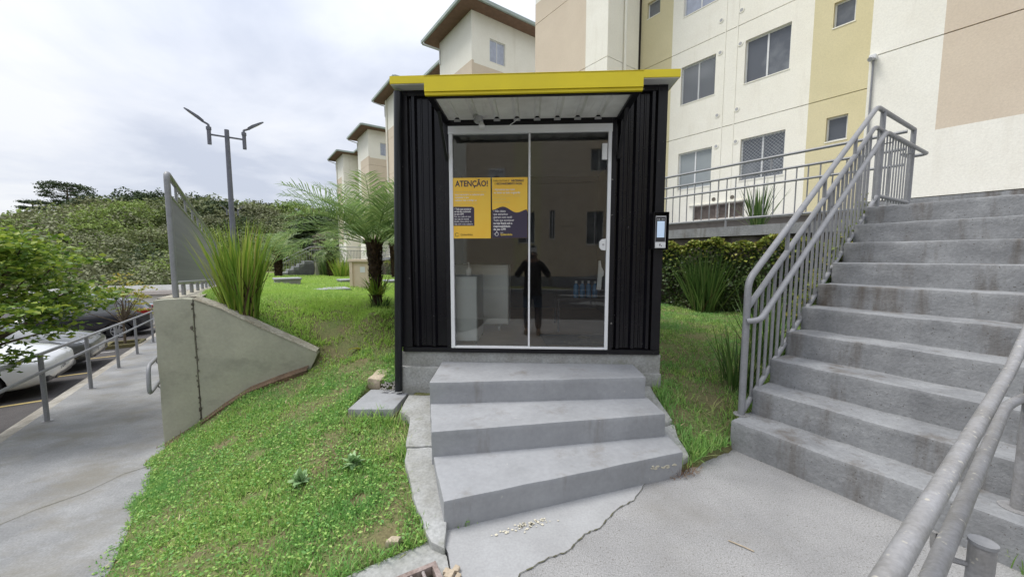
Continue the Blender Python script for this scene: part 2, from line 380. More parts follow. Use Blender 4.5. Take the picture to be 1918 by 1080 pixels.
def finish(me, name, m, parent, smooth=False, bevel=0.0, base=None):
    me.materials.append(m)
    if bevel:
        bm = bmesh.new(); bm.from_mesh(me)
        bmesh.ops.remove_doubles(bm, verts=bm.verts, dist=1e-5)
        bmesh.ops.bevel(bm, geom=[e_ for e_ in bm.edges if len(e_.link_faces) == 2 and e_.calc_face_angle(0) > 0.5], offset=bevel, segments=2, affect='EDGES', profile=0.6)
        bm.to_mesh(me); bm.free()
    if smooth:
        me.polygons.foreach_set('use_smooth', [True] * len(me.polygons))
        try: me.set_sharp_from_angle(angle=R(40))
        except Exception: pass
    o = bpy.data.objects.new(name, me)
    COL.objects.link(o)
    if parent:
        o.parent = parent
        LOC[o.as_pointer()] = base
    return o

def tag(o, label=None, cat=None, group=None, kind=None):
    if label: o['label'] = label
    if cat: o['category'] = cat
    if group: o['group'] = group
    if kind: o['kind'] = kind
    return o

def thing(name, label, cat, loc, group=None):
    o = bpy.data.objects.new(name, None)
    o.empty_display_size = 0.1
    COL.objects.link(o)
    o.location = tuple(float(q) for q in loc)
    LOC[o.as_pointer()] = np.array(loc, float)
    return tag(o, label, cat, group)

def copy_part(src, parent, offset):
    """Another piece that shares its mesh, shifted from where src stands."""
    c = src.copy()
    COL.objects.link(c)
    c.parent = parent
    c.location = tuple(np.array(src.location) + np.array(offset, float))
    return c

def np_mesh(name, verts, faces, m, parent=None, smooth=False):
    verts = np.asarray(verts, np.float32); faces = np.asarray(faces, np.int32)
    if parent is not None:
        verts = verts - LOC[parent.as_pointer()].astype(np.float32)
    k = faces.shape[1]
    me = bpy.data.meshes.new(name)
    me.vertices.add(len(verts)); me.vertices.foreach_set('co', verts.ravel())
    me.loops.add(faces.size); me.loops.foreach_set('vertex_index', faces.ravel())
    me.polygons.add(len(faces)); me.polygons.foreach_set('loop_start', np.arange(0, faces.size, k, dtype=np.int32))
    me.update(calc_edges=True)
    me.validate()
    return finish(me, name, m, parent, smooth, 0, LOC[parent.as_pointer()] if parent is not None else None)

def unit(a): return a / (np.linalg.norm(a, axis=-1, keepdims=True) + 1e-9)
def leaves(C, size, tilt=0.6, aspect=0.5, rng=RNG, up=None):
    """Diamond leaves (folded on the midrib) at the points C. Returns verts, tris."""
    n = len(C)
    size = np.broadcast_to(size, (n,)).reshape(n, 1) * rng.uniform(0.7, 1.3, (n, 1))
    d = rng.normal(size=(n, 3)); d[:, 2] *= tilt; d = unit(d)
    nn = rng.normal(size=(n, 3)) * 0.7
    nn = nn + (np.array([0, 0, 1.0]) if up is None else up)
    sdir = unit(np.cross(d, nn)); nn = unit(np.cross(sdir, d))
    a = C - d * size * 0.5; b = C + d * size * 0.5
    l = C + sdir * size * aspect * 0.5 + nn * size * 0.08; r = C - sdir * size * aspect * 0.5 + nn * size * 0.08
    Vv = np.stack([a, l, b, r], 1).reshape(-1, 3)
    base = np.arange(n)[:, None] * 4
    F = np.concatenate([base + np.array([[0, 1, 2]]), base + np.array([[0, 2, 3]])], 0)
    return Vv, F

def rough_prism(name, poly, z0, z1, m, parent=None, fr=WORLD, amp=0.004, cuts=10, bevel=0.012, freq=7.0):
    """A concrete block: worn edges and slightly uneven faces."""
    mb = MB().prism(poly, z0, z1, fr)
    base = LOC[parent.as_pointer()] if parent else V3(0, 0, 0)
    me = bpy.data.meshes.new(name)
    me.from_pydata(mb.v, [], mb.f)
    bm = bmesh.new(); bm.from_mesh(me)
    bmesh.ops.recalc_face_normals(bm, faces=bm.faces)
    bmesh.ops.bevel(bm, geom=list(bm.edges), offset=bevel, segments=2, affect='EDGES', profile=0.6)
    long_ = [e_ for e_ in bm.edges if e_.calc_length() > 0.12]
    bmesh.ops.subdivide_edges(bm, edges=long_, cuts=cuts, use_grid_fill=True)
    for v in bm.verts:
        p = v.co * freq
        d = mnoise.noise_vector(p) * amp + mnoise.noise_vector(p * 4.1) * amp * 0.5
        v.co += d
    for v in bm.verts: v.co -= Vector(base)
    bmesh.ops.triangulate(bm, faces=[f for f in bm.faces if len(f.verts) > 4])
    bm.to_mesh(me); bm.free()
    return finish(me, name, m, parent, True, 0, base)

def text(name, s, size, fr, u, w_, v, m, parent, bold=0.0, align='LEFT', xs=1.0, thick=0.0004, label=None):
    """Lettering: lower left (or centre) at (u, w) on the plane v of frame fr (axes u right, w up)."""
    cu = bpy.data.curves.new(name, 'FONT')
    cu.body = s; cu.size = size; cu.align_x = align; cu.offset = bold * size; cu.extrude = thick; cu.resolution_u = 2
    o = bpy.data.objects.new(name, cu); COL.objects.link(o)
    dg = bpy.context.evaluated_depsgraph_get()
    me = bpy.data.meshes.new_from_object(o.evaluated_get(dg))
    bpy.data.objects.remove(o); bpy.data.curves.remove(cu)
    base = LOC[parent.as_pointer()]
    for vt in me.vertices:
        p = fr(u + vt.co.x * xs, v + vt.co.z, w_ + vt.co.y) - base
        vt.co = tuple(p)
    me.materials.clear()
    r = finish(me, name, m, parent, False, 0, base)
    r.data.name = name
    return r

# ------------------------------------------------------------------ ground levels
def zpath(n): return -0.42 - 0.045 * (n - 3.7)
def zpark(n): return zpath(n) - 0.15
WA = R(15)
W0 = V3(-3.92, 4.06, 0)                         # left front corner of the retaining wall
WT, WM = V3(math.cos(WA), math.sin(WA), 0), V3(-math.sin(WA), math.cos(WA), 0)
WF = Fr(W0, WT, WM)
def gxy(a, n, z=0): q = G(a, n, z); return (q[0], q[1], z)
def sxy(a, n, z=0): q = S(a, n, z); return (q[0], q[1], z)
COMMON = [(-2.05, 4.55, .34), (-1.75, 4.3, .37), (-1.4, 4.2, .36), (-1.36, 3.62, .27), (-2.2, 4.75, .46), (1.4, 3.5, .36), (1.25, 2.72, .02), (1.8, 3.05, .06),
          (2.1, 3.5, .22), (1.5, 3.0, .15), (1.5, 5, .42), (2.4, 4.2, .33)]
LOW = COMMON + [gxy(-.8, 1, -.30), gxy(-.8, 3.4, -.43), gxy(-.8, 4.5, -.48), gxy(-.8, 5.5, -.53), (-.854, 1.743, -.03), (-.41, 2.03, -.01), (-.52, 2.2, .03), (-.72, 2.8, .09), (-.86, 3.3, .15),
       (-1.5, 3.25, .17), (-3.6, 4.12, -.32), (-3.08, 4.26, .03), (-2.45, 4.42, .21), (-2, 3, -.07), (-1.6, 2.2, -.12), (-2.4, 2.4, -.33), (-3, 3.5, -.28), (-2, 1, -.25), (-1.5, -1, -.15), (-4, -2, -.5)]
UPP = COMMON + [(-3.62, 4.3, 1.06), (-3.08, 4.45, .78), (-2.45, 4.6, .45), (-2.2, 4.9, .55), (-4.1, 5.0, 1.07), (-1.9, 5.0, .86), (-1.4, 5.2, .70), (-1.4, 7, .76), (-3, 8, .79), (-5.5, 8, .92),
       (-7.6, 12, .74), (-3, 12, .64), (2, 12, .5), (-10, 18, .5), (-14, 26, .24), (-20, 34, 0), (-5, 20, .42), (-9, 27, .2), (3, 5, .33), (3.4, 6.4, .35), (2.5, 7.5, .44), (3.9, 7.76, .38)] + \
      [sxy(7.7, 5.5, .52), sxy(7.7, 3.8, .35), sxy(7.7, 1.8, .35), sxy(4.2, 1.7, .27), sxy(5.5, 1.7, .34)]
def rbf(ctrl):
    c = np.array(ctrl, float)
    P, z = c[:, :2], c[:, 2]
    n = len(P)
    D = np.linalg.norm(P[:, None] - P[None], axis=2)
    M = np.zeros((n + 3, n + 3)); M[:n, :n] = D - np.eye(n) * 0.002; M[:n, n] = 1; M[:n, n + 1:] = P; M[n:, :n] = M[:n, n:].T
    wv = np.linalg.solve(M, np.concatenate([z, np.zeros(3)]))
    def f(x, y):
        q = np.stack([x, y], -1)
        return np.linalg.norm(q[..., None, :] - P, axis=-1) @ wv[:n] + wv[n] + q @ wv[n + 1:]
    return f
_lo, _up = rbf(LOW), rbf(UPP)
def lawn_z(x, y):
    x = np.asarray(x, float); y = np.asarray(y, float)
    d = (x - W0[0]) * WM[0] + (y - W0[1]) * WM[1] - 0.10
    h = 0.05 + np.maximum(0, x + 2.45) * 0.6
    t = np.clip((d + h) / (2 * h), 0, 1)
    t = t * t * (3 - 2 * t)
    return _lo(x, y) * (1 - t) + _up(x, y) * t
def lz(x, y): return float(lawn_z(np.array([x]), np.array([y]))[0])
def inpoly(x, y, poly):
    r = np.zeros(x.shape, bool)
    n = len(poly)
    for i in range(n):
        x1, y1 = poly[i]; x2, y2 = poly[(i + 1) % n]
        c = ((y1 > y) != (y2 > y)) & (x < (x2 - x1) * (y - y1) / (y2 - y1 + 1e-12) + x1)
        r ^= c
    return r

# ------------------------------------------------------------------ kiosk frame and step outlines (shared)
YAW = R(3)
KO = V3(0.159, 3.6, 0)
KT, KN = V3(math.cos(YAW), -math.sin(YAW), 0), V3(-math.sin(YAW), -math.cos(YAW), 0)
K = Fr(KO, KT, KN)                              # u along the front, v towards the viewer, w up
KX0, KX1, KD = -1.245, 1.26, 3.0                # width and depth of the kiosk
FL, TOPW = 0.68, 3.15
def kxy(u, v): q = K(u, v, 0); return (q[0], q[1])
ST1 = [(-.398, 2.057), (1.245, 2.61), (1.236, 2.90), (-.578, 2.60)]
ST2 = [(-.567, 2.535), (1.206, 2.84), (1.186, 3.22), (-.698, 3.10)]
ST3 = [(-.688, 3.035), (1.160, 3.165), kxy(1.02, -.02), kxy(-.86, -.02)]
BAND = [(-.38, 1.90), (-.30, 2.0), (-.40, 2.2), (-.60, 2.75), (-.70, 3.1), (-.72, 3.62), (-1.02, 3.62), (-.93, 3.3), (-.79, 2.75), (-.56, 2.15)]
LANDP = [(-1.25, 1.30), (-.98, 1.62), (-.80, 1.78), (-.52, 1.95), (-.40, 2.04), (1.25, 2.64), (1.84, 2.97)]
SA0, SRUN, SRISE, SN0, SN1 = 3.14, 0.309, 0.2155, -0.08, 1.585
SZ1 = 0.24
stair_foot = [sxy(3.1, 1.60)[:2], sxy(8.2, 1.60)[:2], sxy(8.2, -.2)[:2], sxy(3.1, -.2)[:2]]

# ------------------------------------------------------------------ terrain and lawn
def grid_lines(segs):
    out_ = []
    for a, b, st in segs: out_ += list(np.arange(a, b, st))
    return np.array(out_ + [segs[-1][1]])
gx = grid_lines([(-26, -6, 1.0), (-6, -4.6, .2), (-4.6, 3.0, .07), (3.0, 7.0, .2)])
gy = grid_lines([(-3, 1.2, .3), (1.2, 6.0, .07), (6.0, 10, .2), (10, 40, 1.0)])
X, Y = np.meshgrid(gx, gy)
Zl = lawn_z(X, Y)
aG = X * G.U[0] + Y * G.U[1]; nG = X * G.V[0] + Y * G.V[1]
aS = X * S.U[0] + Y * S.U[1]; nS = X * S.V[0] + Y * S.V[1]
bumpy = np.array([mnoise.noise(Vector((x * 2.3, y * 2.3, 0))) for x, y in zip(X.ravel(), Y.ravel())]).reshape(X.shape)
Zl = Zl + bumpy * 0.02
hard = aG < -0.84
Zl = np.where(hard, np.minimum(Zl, zpath(nG) - 0.10), Zl)
beh = ((X - W0[0]) * WM[0] + (Y - W0[1]) * WM[1] > -.02) & (aG < -.50)
Zl = np.where(beh, np.minimum(Zl, zpath(nG) - 0.30), Zl)
landing_full = LANDP + [(6.5, 2.97), (6.5, -14), (-1.25, -14)]
Zl = np.where(inpoly(X, Y, landing_full), np.minimum(Zl, -0.12), Zl)
Zl = np.where(inpoly(X, Y, ST1 + ST3[::-1]), np.minimum(Zl, 0.0), Zl)
Zl = np.where(inpoly(X, Y, stair_foot) , np.minimum(Zl, 0.1), Zl)
Zl = np.where(inpoly(X, Y, [(-1.53, 3.19), (-1.0, 3.19), (-1.0, 3.80), (-1.53, 3.80)]), np.minimum(Zl, 0.17), Zl)
keepc = np.ones((X.shape[0] - 1, X.shape[1] - 1), bool)
ac, nc = (aG[:-1, :-1] + aG[1:, 1:]) / 2, (nG[:-1, :-1] + nG[1:, 1:]) / 2
keepc &= (ac > -1.05)
keepc &= ~((aS[:-1, :-1] > 8.0))
amin = np.minimum(np.minimum(aG[:-1, :-1], aG[1:, 1:]), np.minimum(aG[1:, :-1], aG[:-1, 1:]))
dW = (X - W0[0]) * WM[0] + (Y - W0[1]) * WM[1]
keepc &= ~((np.maximum(dW[:-1, :-1], dW[1:, 1:]) > -.02) & (amin < -.74) & (nc > 5.0))
idx = np.arange(X.size).reshape(X.shape)
q = np.stack([idx[:-1, :-1], idx[:-1, 1:], idx[1:, 1:], idx[1:, :-1]], -1)[keepc]
used = np.unique(q); remap = np.zeros(X.size, int); remap[used] = np.arange(len(used))
lawn = np_mesh('lawn', np.stack([X, Y, Zl], -1).reshape(-1, 3)[used], remap[q], TURF, smooth=True)
tag(lawn, 'sloping grass bank around the black kiosk', kind='structure')

ev, ef = [], []
for k, n_ in enumerate(np.arange(6.1, 40, .4)):
    for a_ in (-.5, -.1, .4, 1.0):
        q_ = G(a_, n_, 0); ev.append((q_[0], q_[1], lz(q_[0], q_[1]) - .012))
    if k:
        for j in range(3): ef.append((4 * (k - 1) + j, 4 * (k - 1) + j + 1, 4 * k + j + 1, 4 * k + j))
tag(MB().add(ev, ef).build('lawn_edge', TURF, None, True), 'edge of the lawn against the retaining wall', kind='structure')

# far terrain: dips beyond the car park, rises into the wooded hill
def sm(t): t = np.clip(t, 0, 1); return t * t * (3 - 2 * t)
def hill_z(x, y):
    x = np.asarray(x, float); y = np.asarray(y, float)
    d = np.sqrt(x * x + y * y)
    az = np.degrees(np.arctan2(x, y))
    base = -2.5 - 5.5 * sm((d - 30) / 40.0)
    # ridge height by bearing
    rh = np.interp(az, [-80, -56, -53.5, -51, -48, -43, -36, -24, -12, 0, 40, 80], [2, 3, 5.0, 9.0, 13.5, 16.0, 16.0, 15.0, 15, 15, 8, 4])
    up = sm((d - 62) / 120.0)
    return base + (rh + 8.0) * up
rad = np.concatenate([np.linspace(28, 60, 9), np.linspace(64, 210, 46), np.array([240, 300, 420, 650, 1000, 1500])])
azs = np.radians(np.linspace(-180, 180, 145))
RR, AZ = np.meshgrid(rad, azs, indexing='ij')
HX, HY = RR * np.sin(AZ), RR * np.cos(AZ)
HZ = hill_z(HX, HY)
front = np.abs((np.degrees(AZ) + 180) % 360 - 180) < 100
HZ = np.where(front, HZ, -3.5 - 4 * sm((RR - 60) / 200))
HZ = HZ + np.where(RR < 215, RNG.normal(size=HZ.shape) * 0.25, 0)
idx = np.arange(RR.size).reshape(RR.shape)
q = np.stack([idx[:-1, :-1], idx[1:, :-1], idx[1:, 1:], idx[:-1, 1:]], -1).reshape(-1, 4)
HM = mat('hill_undergrowth', (0.06, 0.085, 0.03), (0.085, 0.10, 0.045), rough=1.0, scale=0.12, bump=0.4, bscale=0.8, spec=0.1)
tag(np_mesh('hill', np.stack([HX, HY, HZ], -1).reshape(-1, 3), q, HM, smooth=True), 'wooded hill beyond the car park', kind='structure')

# car park, path, kerb
def strip(name, a0, a1, n0, n1, f0, f1, m, cells=1, dz0=0, under=0.25, kind='structure', label=None, step=0.5):
    ns = np.arange(n0, n1 + 1e-6, step)
    vs = []; fs = []
    for n in ns:
        vs += [G(a0, n, f0(n)), G(a1, n, f1(n)), G(a1, n, f1(n) - under), G(a0, n, f0(n) - under)]
    for i in range(len(ns) - 1):
        b = i * 4
        for k in range(4):
            k2 = (k + 1) % 4
            fs.append((b + k, b + k2, b + 4 + k2, b + 4 + k))
    fs += [(3, 2, 1, 0), tuple(len(vs) - 4 + k for k in range(4))]
    o = MB().add(vs, fs).build(name, m)
    return tag(o, label, kind=kind)
strip('path', -2.36, -0.77, -6, 40, zpath, zpath, PATH, label='grey concrete ramp path beside the parked cars')
strip('kerb', -2.62, -2.364, -6, 40, lambda n: zpath(n) - 0.085, lambda n: zpath(n) - 0.012, KERB, label='worn pale kerb along the path')
def zp2(n): return zpark(n) if n < 26 else zpark(26) - 0.05 * (n - 26)
strip('car_park', -34, -2.624, -14, 46, lambda n: zp2(n) - 0.25, zp2, ASPH, under=0.4, label='dark asphalt of the car park')
def pl_line(a0, a1, n0, wd, m, nm, slant=0.0):
    f = lambda a, n: zp2(n) + 0.006 - 0.25 * (-2.624 - a) / 31.4
    pts = [G(a0, n0, f(a0, n0)), G(a1, n0 + slant, f(a1, n0)), G(a1, n0 + slant + wd, f(a1, n0 + wd)), G(a0, n0 + wd, f(a0, n0 + wd))]
    tag(MB().add(pts, [(0, 1, 2, 3)]).build(nm, m), kind='structure')
for n in (7.35, 9.62, 11.88, 14.05, 17.0, 19.0 + 2.4):
    pl_line(-7.4, -2.8, n, 0.10, LINEY, 'yellow_bay_line')
pl_line(-6.8, -3.0, 15.0, 0.10, LINEW, 'white_bay_line'); pl_line(-6.5, -3.0, 16.3, 0.10, LINEW, 'white_bay_line')

# landing: rough part and smoother painted apron in front of the kiosk steps
CR = [(-.04, 1.55), (.043, 1.76), (.20, 1.86), (.30, 1.90), (.42, 2.03), (.52, 2.08), (.66, 2.24), (.80, 2.33), (.95, 2.52), (1.10, 2.575), (1.25, 2.66)]
rough_poly = [(1.26, 2.66), (1.84, 2.985), sxy(3.16, -.4)[:2], (6.5, 1.0), (6.5, -2.3), (-.04, -2.3)] + CR[:-1]
apron_poly = CR + [(1.20, 2.70), (-.38, 2.1), (-.43, 2.035), (-.345, 1.895), (-.30, 1.74), (-.30, -2.3), (-.04, -2.3)]
tag(MB().prism(rough_poly, -0.15, 0.0).build('landing', LAND), 'rough grey concrete landing at the foot of the stairs', kind='structure')
tag(MB().prism(apron_poly, -0.15, 0.003).build('apron', APRON), 'smooth grey painted strip of concrete before the kiosk steps', kind='structure')
drain_poly = [(-.305, 1.74), (-.352, 1.885), (-.44, 2.03), (-.52, 1.965), (-.80, 1.79), (-.98, 1.63), (-1.25, 1.3), (-1.25, -2.3), (-.305, -2.3)]
GA = math.atan2(1.845 - 1.70, -.40 + .66)
gv = V3(math.cos(GA), math.sin(GA), 0); gw = V3(-math.sin(GA), math.cos(GA), 0)
GF = Fr((-.405, 1.848, 0), gv, gw)              # grate frame: u runs right, v away; corner at its far right
# gutter slab with the grate's opening left free
def slab_with_hole():
    hole = [GF(u, v, 0)[:2] for u, v in ((-.70, 0), (0, 0), (0, -.26), (-.70, -.26))]
    bm = bmesh.new()
    ov = [bm.verts.new((x, y, -0.012)) for x, y in drain_poly]; hv = [bm.verts.new((x, y, -0.012)) for x, y in hole]
    es = [bm.edges.new((ov[i], ov[(i + 1) % len(ov)])) for i in range(len(ov))] + [bm.edges.new((hv[i], hv[(i + 1) % 4])) for i in range(4)]
    bmesh.ops.triangle_fill(bm, use_beauty=True, edges=es)
    r = bmesh.ops.extrude_face_region(bm, geom=list(bm.faces))
    for el in r['geom']:
        if isinstance(el, bmesh.types.BMVert): el.co.z -= 0.14
    bmesh.ops.recalc_face_normals(bm, faces=bm.faces)
    me = bpy.data.meshes.new('gutter_slab'); bm.to_mesh(me); bm.free()
    return finish(me, 'gutter_slab', PLINTH, None)
tag(slab_with_hole(), 'mossy concrete slab around the drain grate', kind='structure')
tag(MB().box(-16, 16, -13, -2.31, -.5, -.02).build('rear_road', ASPH), 'dark asphalt behind the photographer', kind='structure')
crack = MB()
for i in range(len(CR) - 1):
    a, b = np.array(CR[i]), np.array(CR[i + 1])
    for k in range(5):
        p, q_ = a + (b - a) * k / 5, a + (b - a) * (k + 1) / 5
        dn = np.array([-(b - a)[1], (b - a)[0]]); dn /= np.linalg.norm(dn)
        j1 = 0.004 * math.sin(i * 7 + k * 2.3); j2 = 0.004 * math.sin(i * 7 + (k + 1) * 2.3) if k < 4 else 0.004 * math.sin((i + 1) * 7)
        w_ = 0.0012 + 0.0026 * abs(math.sin(i * 3.1 + k * 1.7)) if i < 7 else 0.0016
        crack.add([(*(p + dn * (j1 - w_)), 0.0065), (*(q_ + dn * (j2 - w_)), 0.0065), (*(q_ + dn * (j2 + w_)), 0.0065), (*(p + dn * (j1 + w_)), 0.0065)], [(0, 1, 2, 3)])
tag(crack.build('landing_crack', mat('crack_dirt', (0.075, 0.07, 0.055), (0.11, 0.11, 0.05), rough=.95, scale=12)), 'dark crack across the landing', kind='structure')
pc = MB()                                        # crack across the path
pts = [(-2.0, 4.35), (-1.7, 4.42), (-1.45, 4.62), (-1.2, 4.72), (-1.0, 4.95), (-.80, 5.0)]
for (a0, n0), (a1, n1) in zip(pts[:-1], pts[1:]):
    pc.add([G(a0, n0, zpath(n0) + .004), G(a1, n1, zpath(n1) + .004), G(a1, n1 + .006, zpath(n1) + .004), G(a0, n0 + .006, zpath(n0) + .004)], [(0, 1, 2, 3)])
tag(pc.build('path_crack', MATS['crack_dirt']), 'thin crack across the path', kind='structure')
fl = MB()
for k in range(70):
    cx_, cy_ = RNG.normal(.0, .075), RNG.normal(0, .017)
    base_ = V3(-.02 + .33 * .3, 2.095, 0) + V3(.94, .33, 0) * cx_ + V3(-.33, .94, 0) * cy_
    s_ = RNG.uniform(.002, .011)
    fl.add([(base_[0] + s_ * math.cos(t) * RNG.uniform(.6, 1.2), base_[1] + s_ * math.sin(t) * RNG.uniform(.6, 1.2), .008) for t in np.linspace(0, 2 * PI, 6)[:-1]], [(0, 1, 2, 3, 4)])
tag(fl.build('cream_paint_splash', mat('cream_splash', (0.62, 0.58, 0.46), rough=0.8)), 'cream paint splashes on the apron', kind='structure')

g = thing('drain_grate', 'rusty drain grate with pale bars set in the slab beside the apron', 'drain grate', GF(-.35, -.13, -.02))
fm = MB().box(-.70, 0, -.026, 0, -.05, -.002, GF).box(-.70, 0, -.26, -.234, -.05, -.002, GF).box(-.026, 0, -.234, -.026, -.05, -.002, GF).box(-.70, -.674, -.234, -.026, -.05, -.002, GF)
fm.build('frame', RUST, g)
b0 = MB().tube([GF(-.075, -.025, -.014), GF(-.075, -.235, -.014)], .0085, 8).build('bar', RUSTL, g, True)
for k in range(1, 10):
    copy_part(b0, g, -gv * 0.061 * k)
MB().box(-.672, -.028, -.232, -.028, -.20, -.14, GF).build('drain_bottom', SOIL, g)

# ------------------------------------------------------------------ steps up to the kiosk
ks = thing('kiosk_steps', 'three grey painted concrete steps leading up to the kiosk door', 'steps', (0.3, 2.7, 0))
rough_prism('step', ST1, -0.1, 0.185, STEP, ks, cuts=9, amp=.0035, bevel=.008)
rough_prism('step', ST2, 0.05, 0.37, STEP, ks, cuts=9, amp=.0035, bevel=.008)
rough_prism('step', ST3, 0.2, 0.555, STEP, ks, cuts=9, amp=.0035, bevel=.008)
rough_prism('side_band', [(-.365, 1.90), (-.38, 2.07), (-.56, 2.6), (-.56, 2.72), (-.80, 2.72), (-.78, 2.6), (-.58, 2.15), (-.44, 1.93)], -0.25, [.03, .05, .14, .16, .16, .14, .07, .03], PLINTH, ks, cuts=5, amp=.010, bevel=.012)
rough_prism('side_band', [(-.56, 2.73), (-.66, 3.1), (-.66, 3.56), (-1.01, 3.56), (-1.01, 3.25), (-.89, 3.16), (-.81, 2.73)], -0.2, [.165, .20, .25, .25, .215, .205, .165], PLINTH, ks, cuts=5, amp=.008, bevel=.012)
rough_prism('side_band', [(1.23, 2.68), (1.36, 2.75), (1.36, 3.05), (1.19, 3.0)], -0.2, [.06, .08, .19, .19], PLINTH, ks, cuts=4, amp=.012, bevel=.015)
rough_prism('side_band', [(1.18, 3.02), (1.36, 3.06), (1.32, 3.48), (1.12, 3.48)], -0.2, [.20, .22, .37, .37], PLINTH, ks, cuts=4, amp=.012, bevel=.015)
rough_prism('paving_slab', [(-1.47, 3.24), (-1.06, 3.24), (-1.035, 3.74), (-1.45, 3.74)], 0.165, 0.24, STEP, None, cuts=6, amp=.003, bevel=.006)
tag(bpy.data.objects['paving_slab'], 'square grey concrete slab lying on the grass left of the kiosk steps', 'slab')

cp_ = MB()
fd_ = unit(V3(1.245 + .398, 2.61 - 2.057, 0)); fn_ = V3(fd_[1], -fd_[0], 0)
for k in range(16):
    q_ = V3(-.398, 2.057, 0) + fd_ * 1.735 * RNG.uniform(.84, .965) + fn_ * .004 + Z * (.105 + RNG.normal(0, .008))
    r_ = RNG.uniform(.003, .010)
    cp_.extrude([q_ + fd_ * r_ * 1.8 * math.cos(t) * RNG.uniform(.6, 1.2) + Z * r_ * .7 * math.sin(t) for t in np.linspace(0, 2 * PI, 7)[:-1]], -fn_ * .008)
cp_.build('paint_chips', MATS['cream_splash'], ks)['kind'] = 'stuff'
# ------------------------------------------------------------------ the long stairs on the right
stairs = thing('concrete_stairs', 'long flight of rough grey concrete stairs climbing to the right', 'stairs', S(4.5, .75, 0))
nose = []
for k in range(10):
    a0 = SA0 + SRUN * k
    a1 = a0 + SRUN + .03 if k < 9 else a0 + 2.05
    z1 = SZ1 + SRISE * k
    rough_prism('step', [(a0, SN1 + .012 * math.sin(k * 5)), (a0, SN0), (a1, SN0), (a1, SN1)], max(-.2, z1 - SRISE - .25), z1, STEPR, stairs, S, amp=.007, cuts=14, bevel=.014, freq=9)
ZT = SZ1 + SRISE * 9

# ------------------------------------------------------------------ walkway behind, its retaining wall and creeper
WC = S(7.62, 1.62, 0)                            # corner where the stair landing meets the walkway
WE = G(8.6, 29.0, 0)
WL = np.linalg.norm(WE - WC)
wd_ = (WE - WC) / WL
WK = Fr(WC, wd_, V3(wd_[1], -wd_[0], 0))         # u along the walkway (away left), v towards the building, w up
def zwalk(u): return ZT - 0.036 * max(0, u - 8)
def zwalk_low(u): return np.interp(u, [0, 4, 10, 27], [.30, .42, .55, .20])
ww = MB(); wt = MB(); wf = MB()
us = np.linspace(-3.6, WL, 40)
for u0, u1 in zip(us[:-1], us[1:]):
    ww.add([WK(u, v, z) for u, v, z in ((u0, .03, -.3), (u1, .03, -.3), (u1, .03, zwalk(u1) - .19), (u0, .03, zwalk(u0) - .19), (u0, .25, -.3), (u1, .25, -.3), (u1, .25, zwalk(u1) - .19), (u0, .25, zwalk(u0) - .19))],
           [(0, 1, 2, 3), (4, 7, 6, 5), (3, 2, 6, 7)])
    wt.add([WK(u, v, z) for u, v, z in ((u0, -.03, zwalk(u0)), (u1, -.03, zwalk(u1)), (u1, 2.4, zwalk(u1)), (u0, 2.4, zwalk(u0)), (u0, -.03, zwalk(u0) - .185), (u1, -.03, zwalk(u1) - .185), (u1, 2.4, zwalk(u1) - .185), (u0, 2.4, zwalk(u0) - .185))],
           [(0, 1, 2, 3), (0, 4, 5, 1), (4, 7, 6, 5)])
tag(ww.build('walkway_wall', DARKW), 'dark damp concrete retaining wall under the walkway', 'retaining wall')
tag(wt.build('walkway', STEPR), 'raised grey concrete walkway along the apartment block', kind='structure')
# upper landing strip in front of the right wing
tag(MB().prism([sxy(5.9, -.08)[:2], sxy(12.5, -.08)[:2], sxy(12.5, -7)[:2], sxy(5.9, -7)[:2]], 1.2, ZT - .01).build('upper_landing', STEPR), 'upper landing before the right wing', kind='structure')

# creeper on the wall: dark leaves below, bright young growth along its top
def ivy_patch(u0, u1, n, name, lab):
    root = thing(name, lab, 'creeper', WK((u0 + u1) / 2, 0, .3))
    u = RNG.uniform(u0, u1, n); t = RNG.beta(1.1, .9, n)
    lo_ = np.array([zwalk_low(q_) for q_ in u]) - .05
    top = np.array([zwalk(q_) for q_ in u]) - .33 + .05 * np.sin(u * 5.3) + .04 * np.sin(u * 13)
    w_ = lo_ + (top - lo_) * t
    bulge = .05 + .10 * RNG.random(n) + .05 * np.sin(u * 4 + w_ * 5) + .12 * np.clip(t - .72, 0, 1)
    C = WC + np.outer(u, WK.U) + np.outer(-bulge, WK.V) + np.outer(w_, Z)
    Vv, F = leaves(C, .06, .8, .8, up=-WK.V * .9 + V3(0, 0, .5))
    np_mesh('foliage', Vv, F, IVY, root)
    m2 = int(n * .30)
    u = RNG.uniform(u0, u1, m2)
    top = np.array([zwalk(q_) for q_ in u]) - .33 + .05 * np.sin(u * 5.3) + .04 * np.sin(u * 13)
    w_ = top - RNG.exponential(.085, m2) + .05
    C = WC + np.outer(u, WK.U) + np.outer(-(.10 + .17 * RNG.random(m2)), WK.V) + np.outer(w_, Z)
    Vv, F = leaves(C, .062, .8, .8)
    np_mesh('young_foliage', Vv, F, IVYY, root)
ivy_patch(-1.3, 6.5, 17000, 'wall_creeper', 'dark green creeper covering the wall behind the right bush, bright along its top')
ivy_patch(17, 26, 5000, 'wall_creeper', 'clipped green creeper on the far wall left of the kiosk behind the meter box')

sp_ = 420
a_ = RNG.uniform(4.3, 6.1, sp_); h_ = .30 + (a_ - 3.14) / SRUN * SRISE - .08
C = np.stack([S.U[0] * a_, S.U[1] * a_, np.zeros(sp_)], -1) + np.outer(1.60 + np.abs(RNG.normal(0, .06, sp_)), S.V) + np.outer(h_ + RNG.normal(-.02, .09, sp_), Z)
Vv, F = leaves(C, .05, .8, .7)
tag(np_mesh('stair_creeper', Vv, F, IVYY), 'yellow green creeper shoots spilling over the upper left edge of the stairs', 'creeper', kind='stuff')
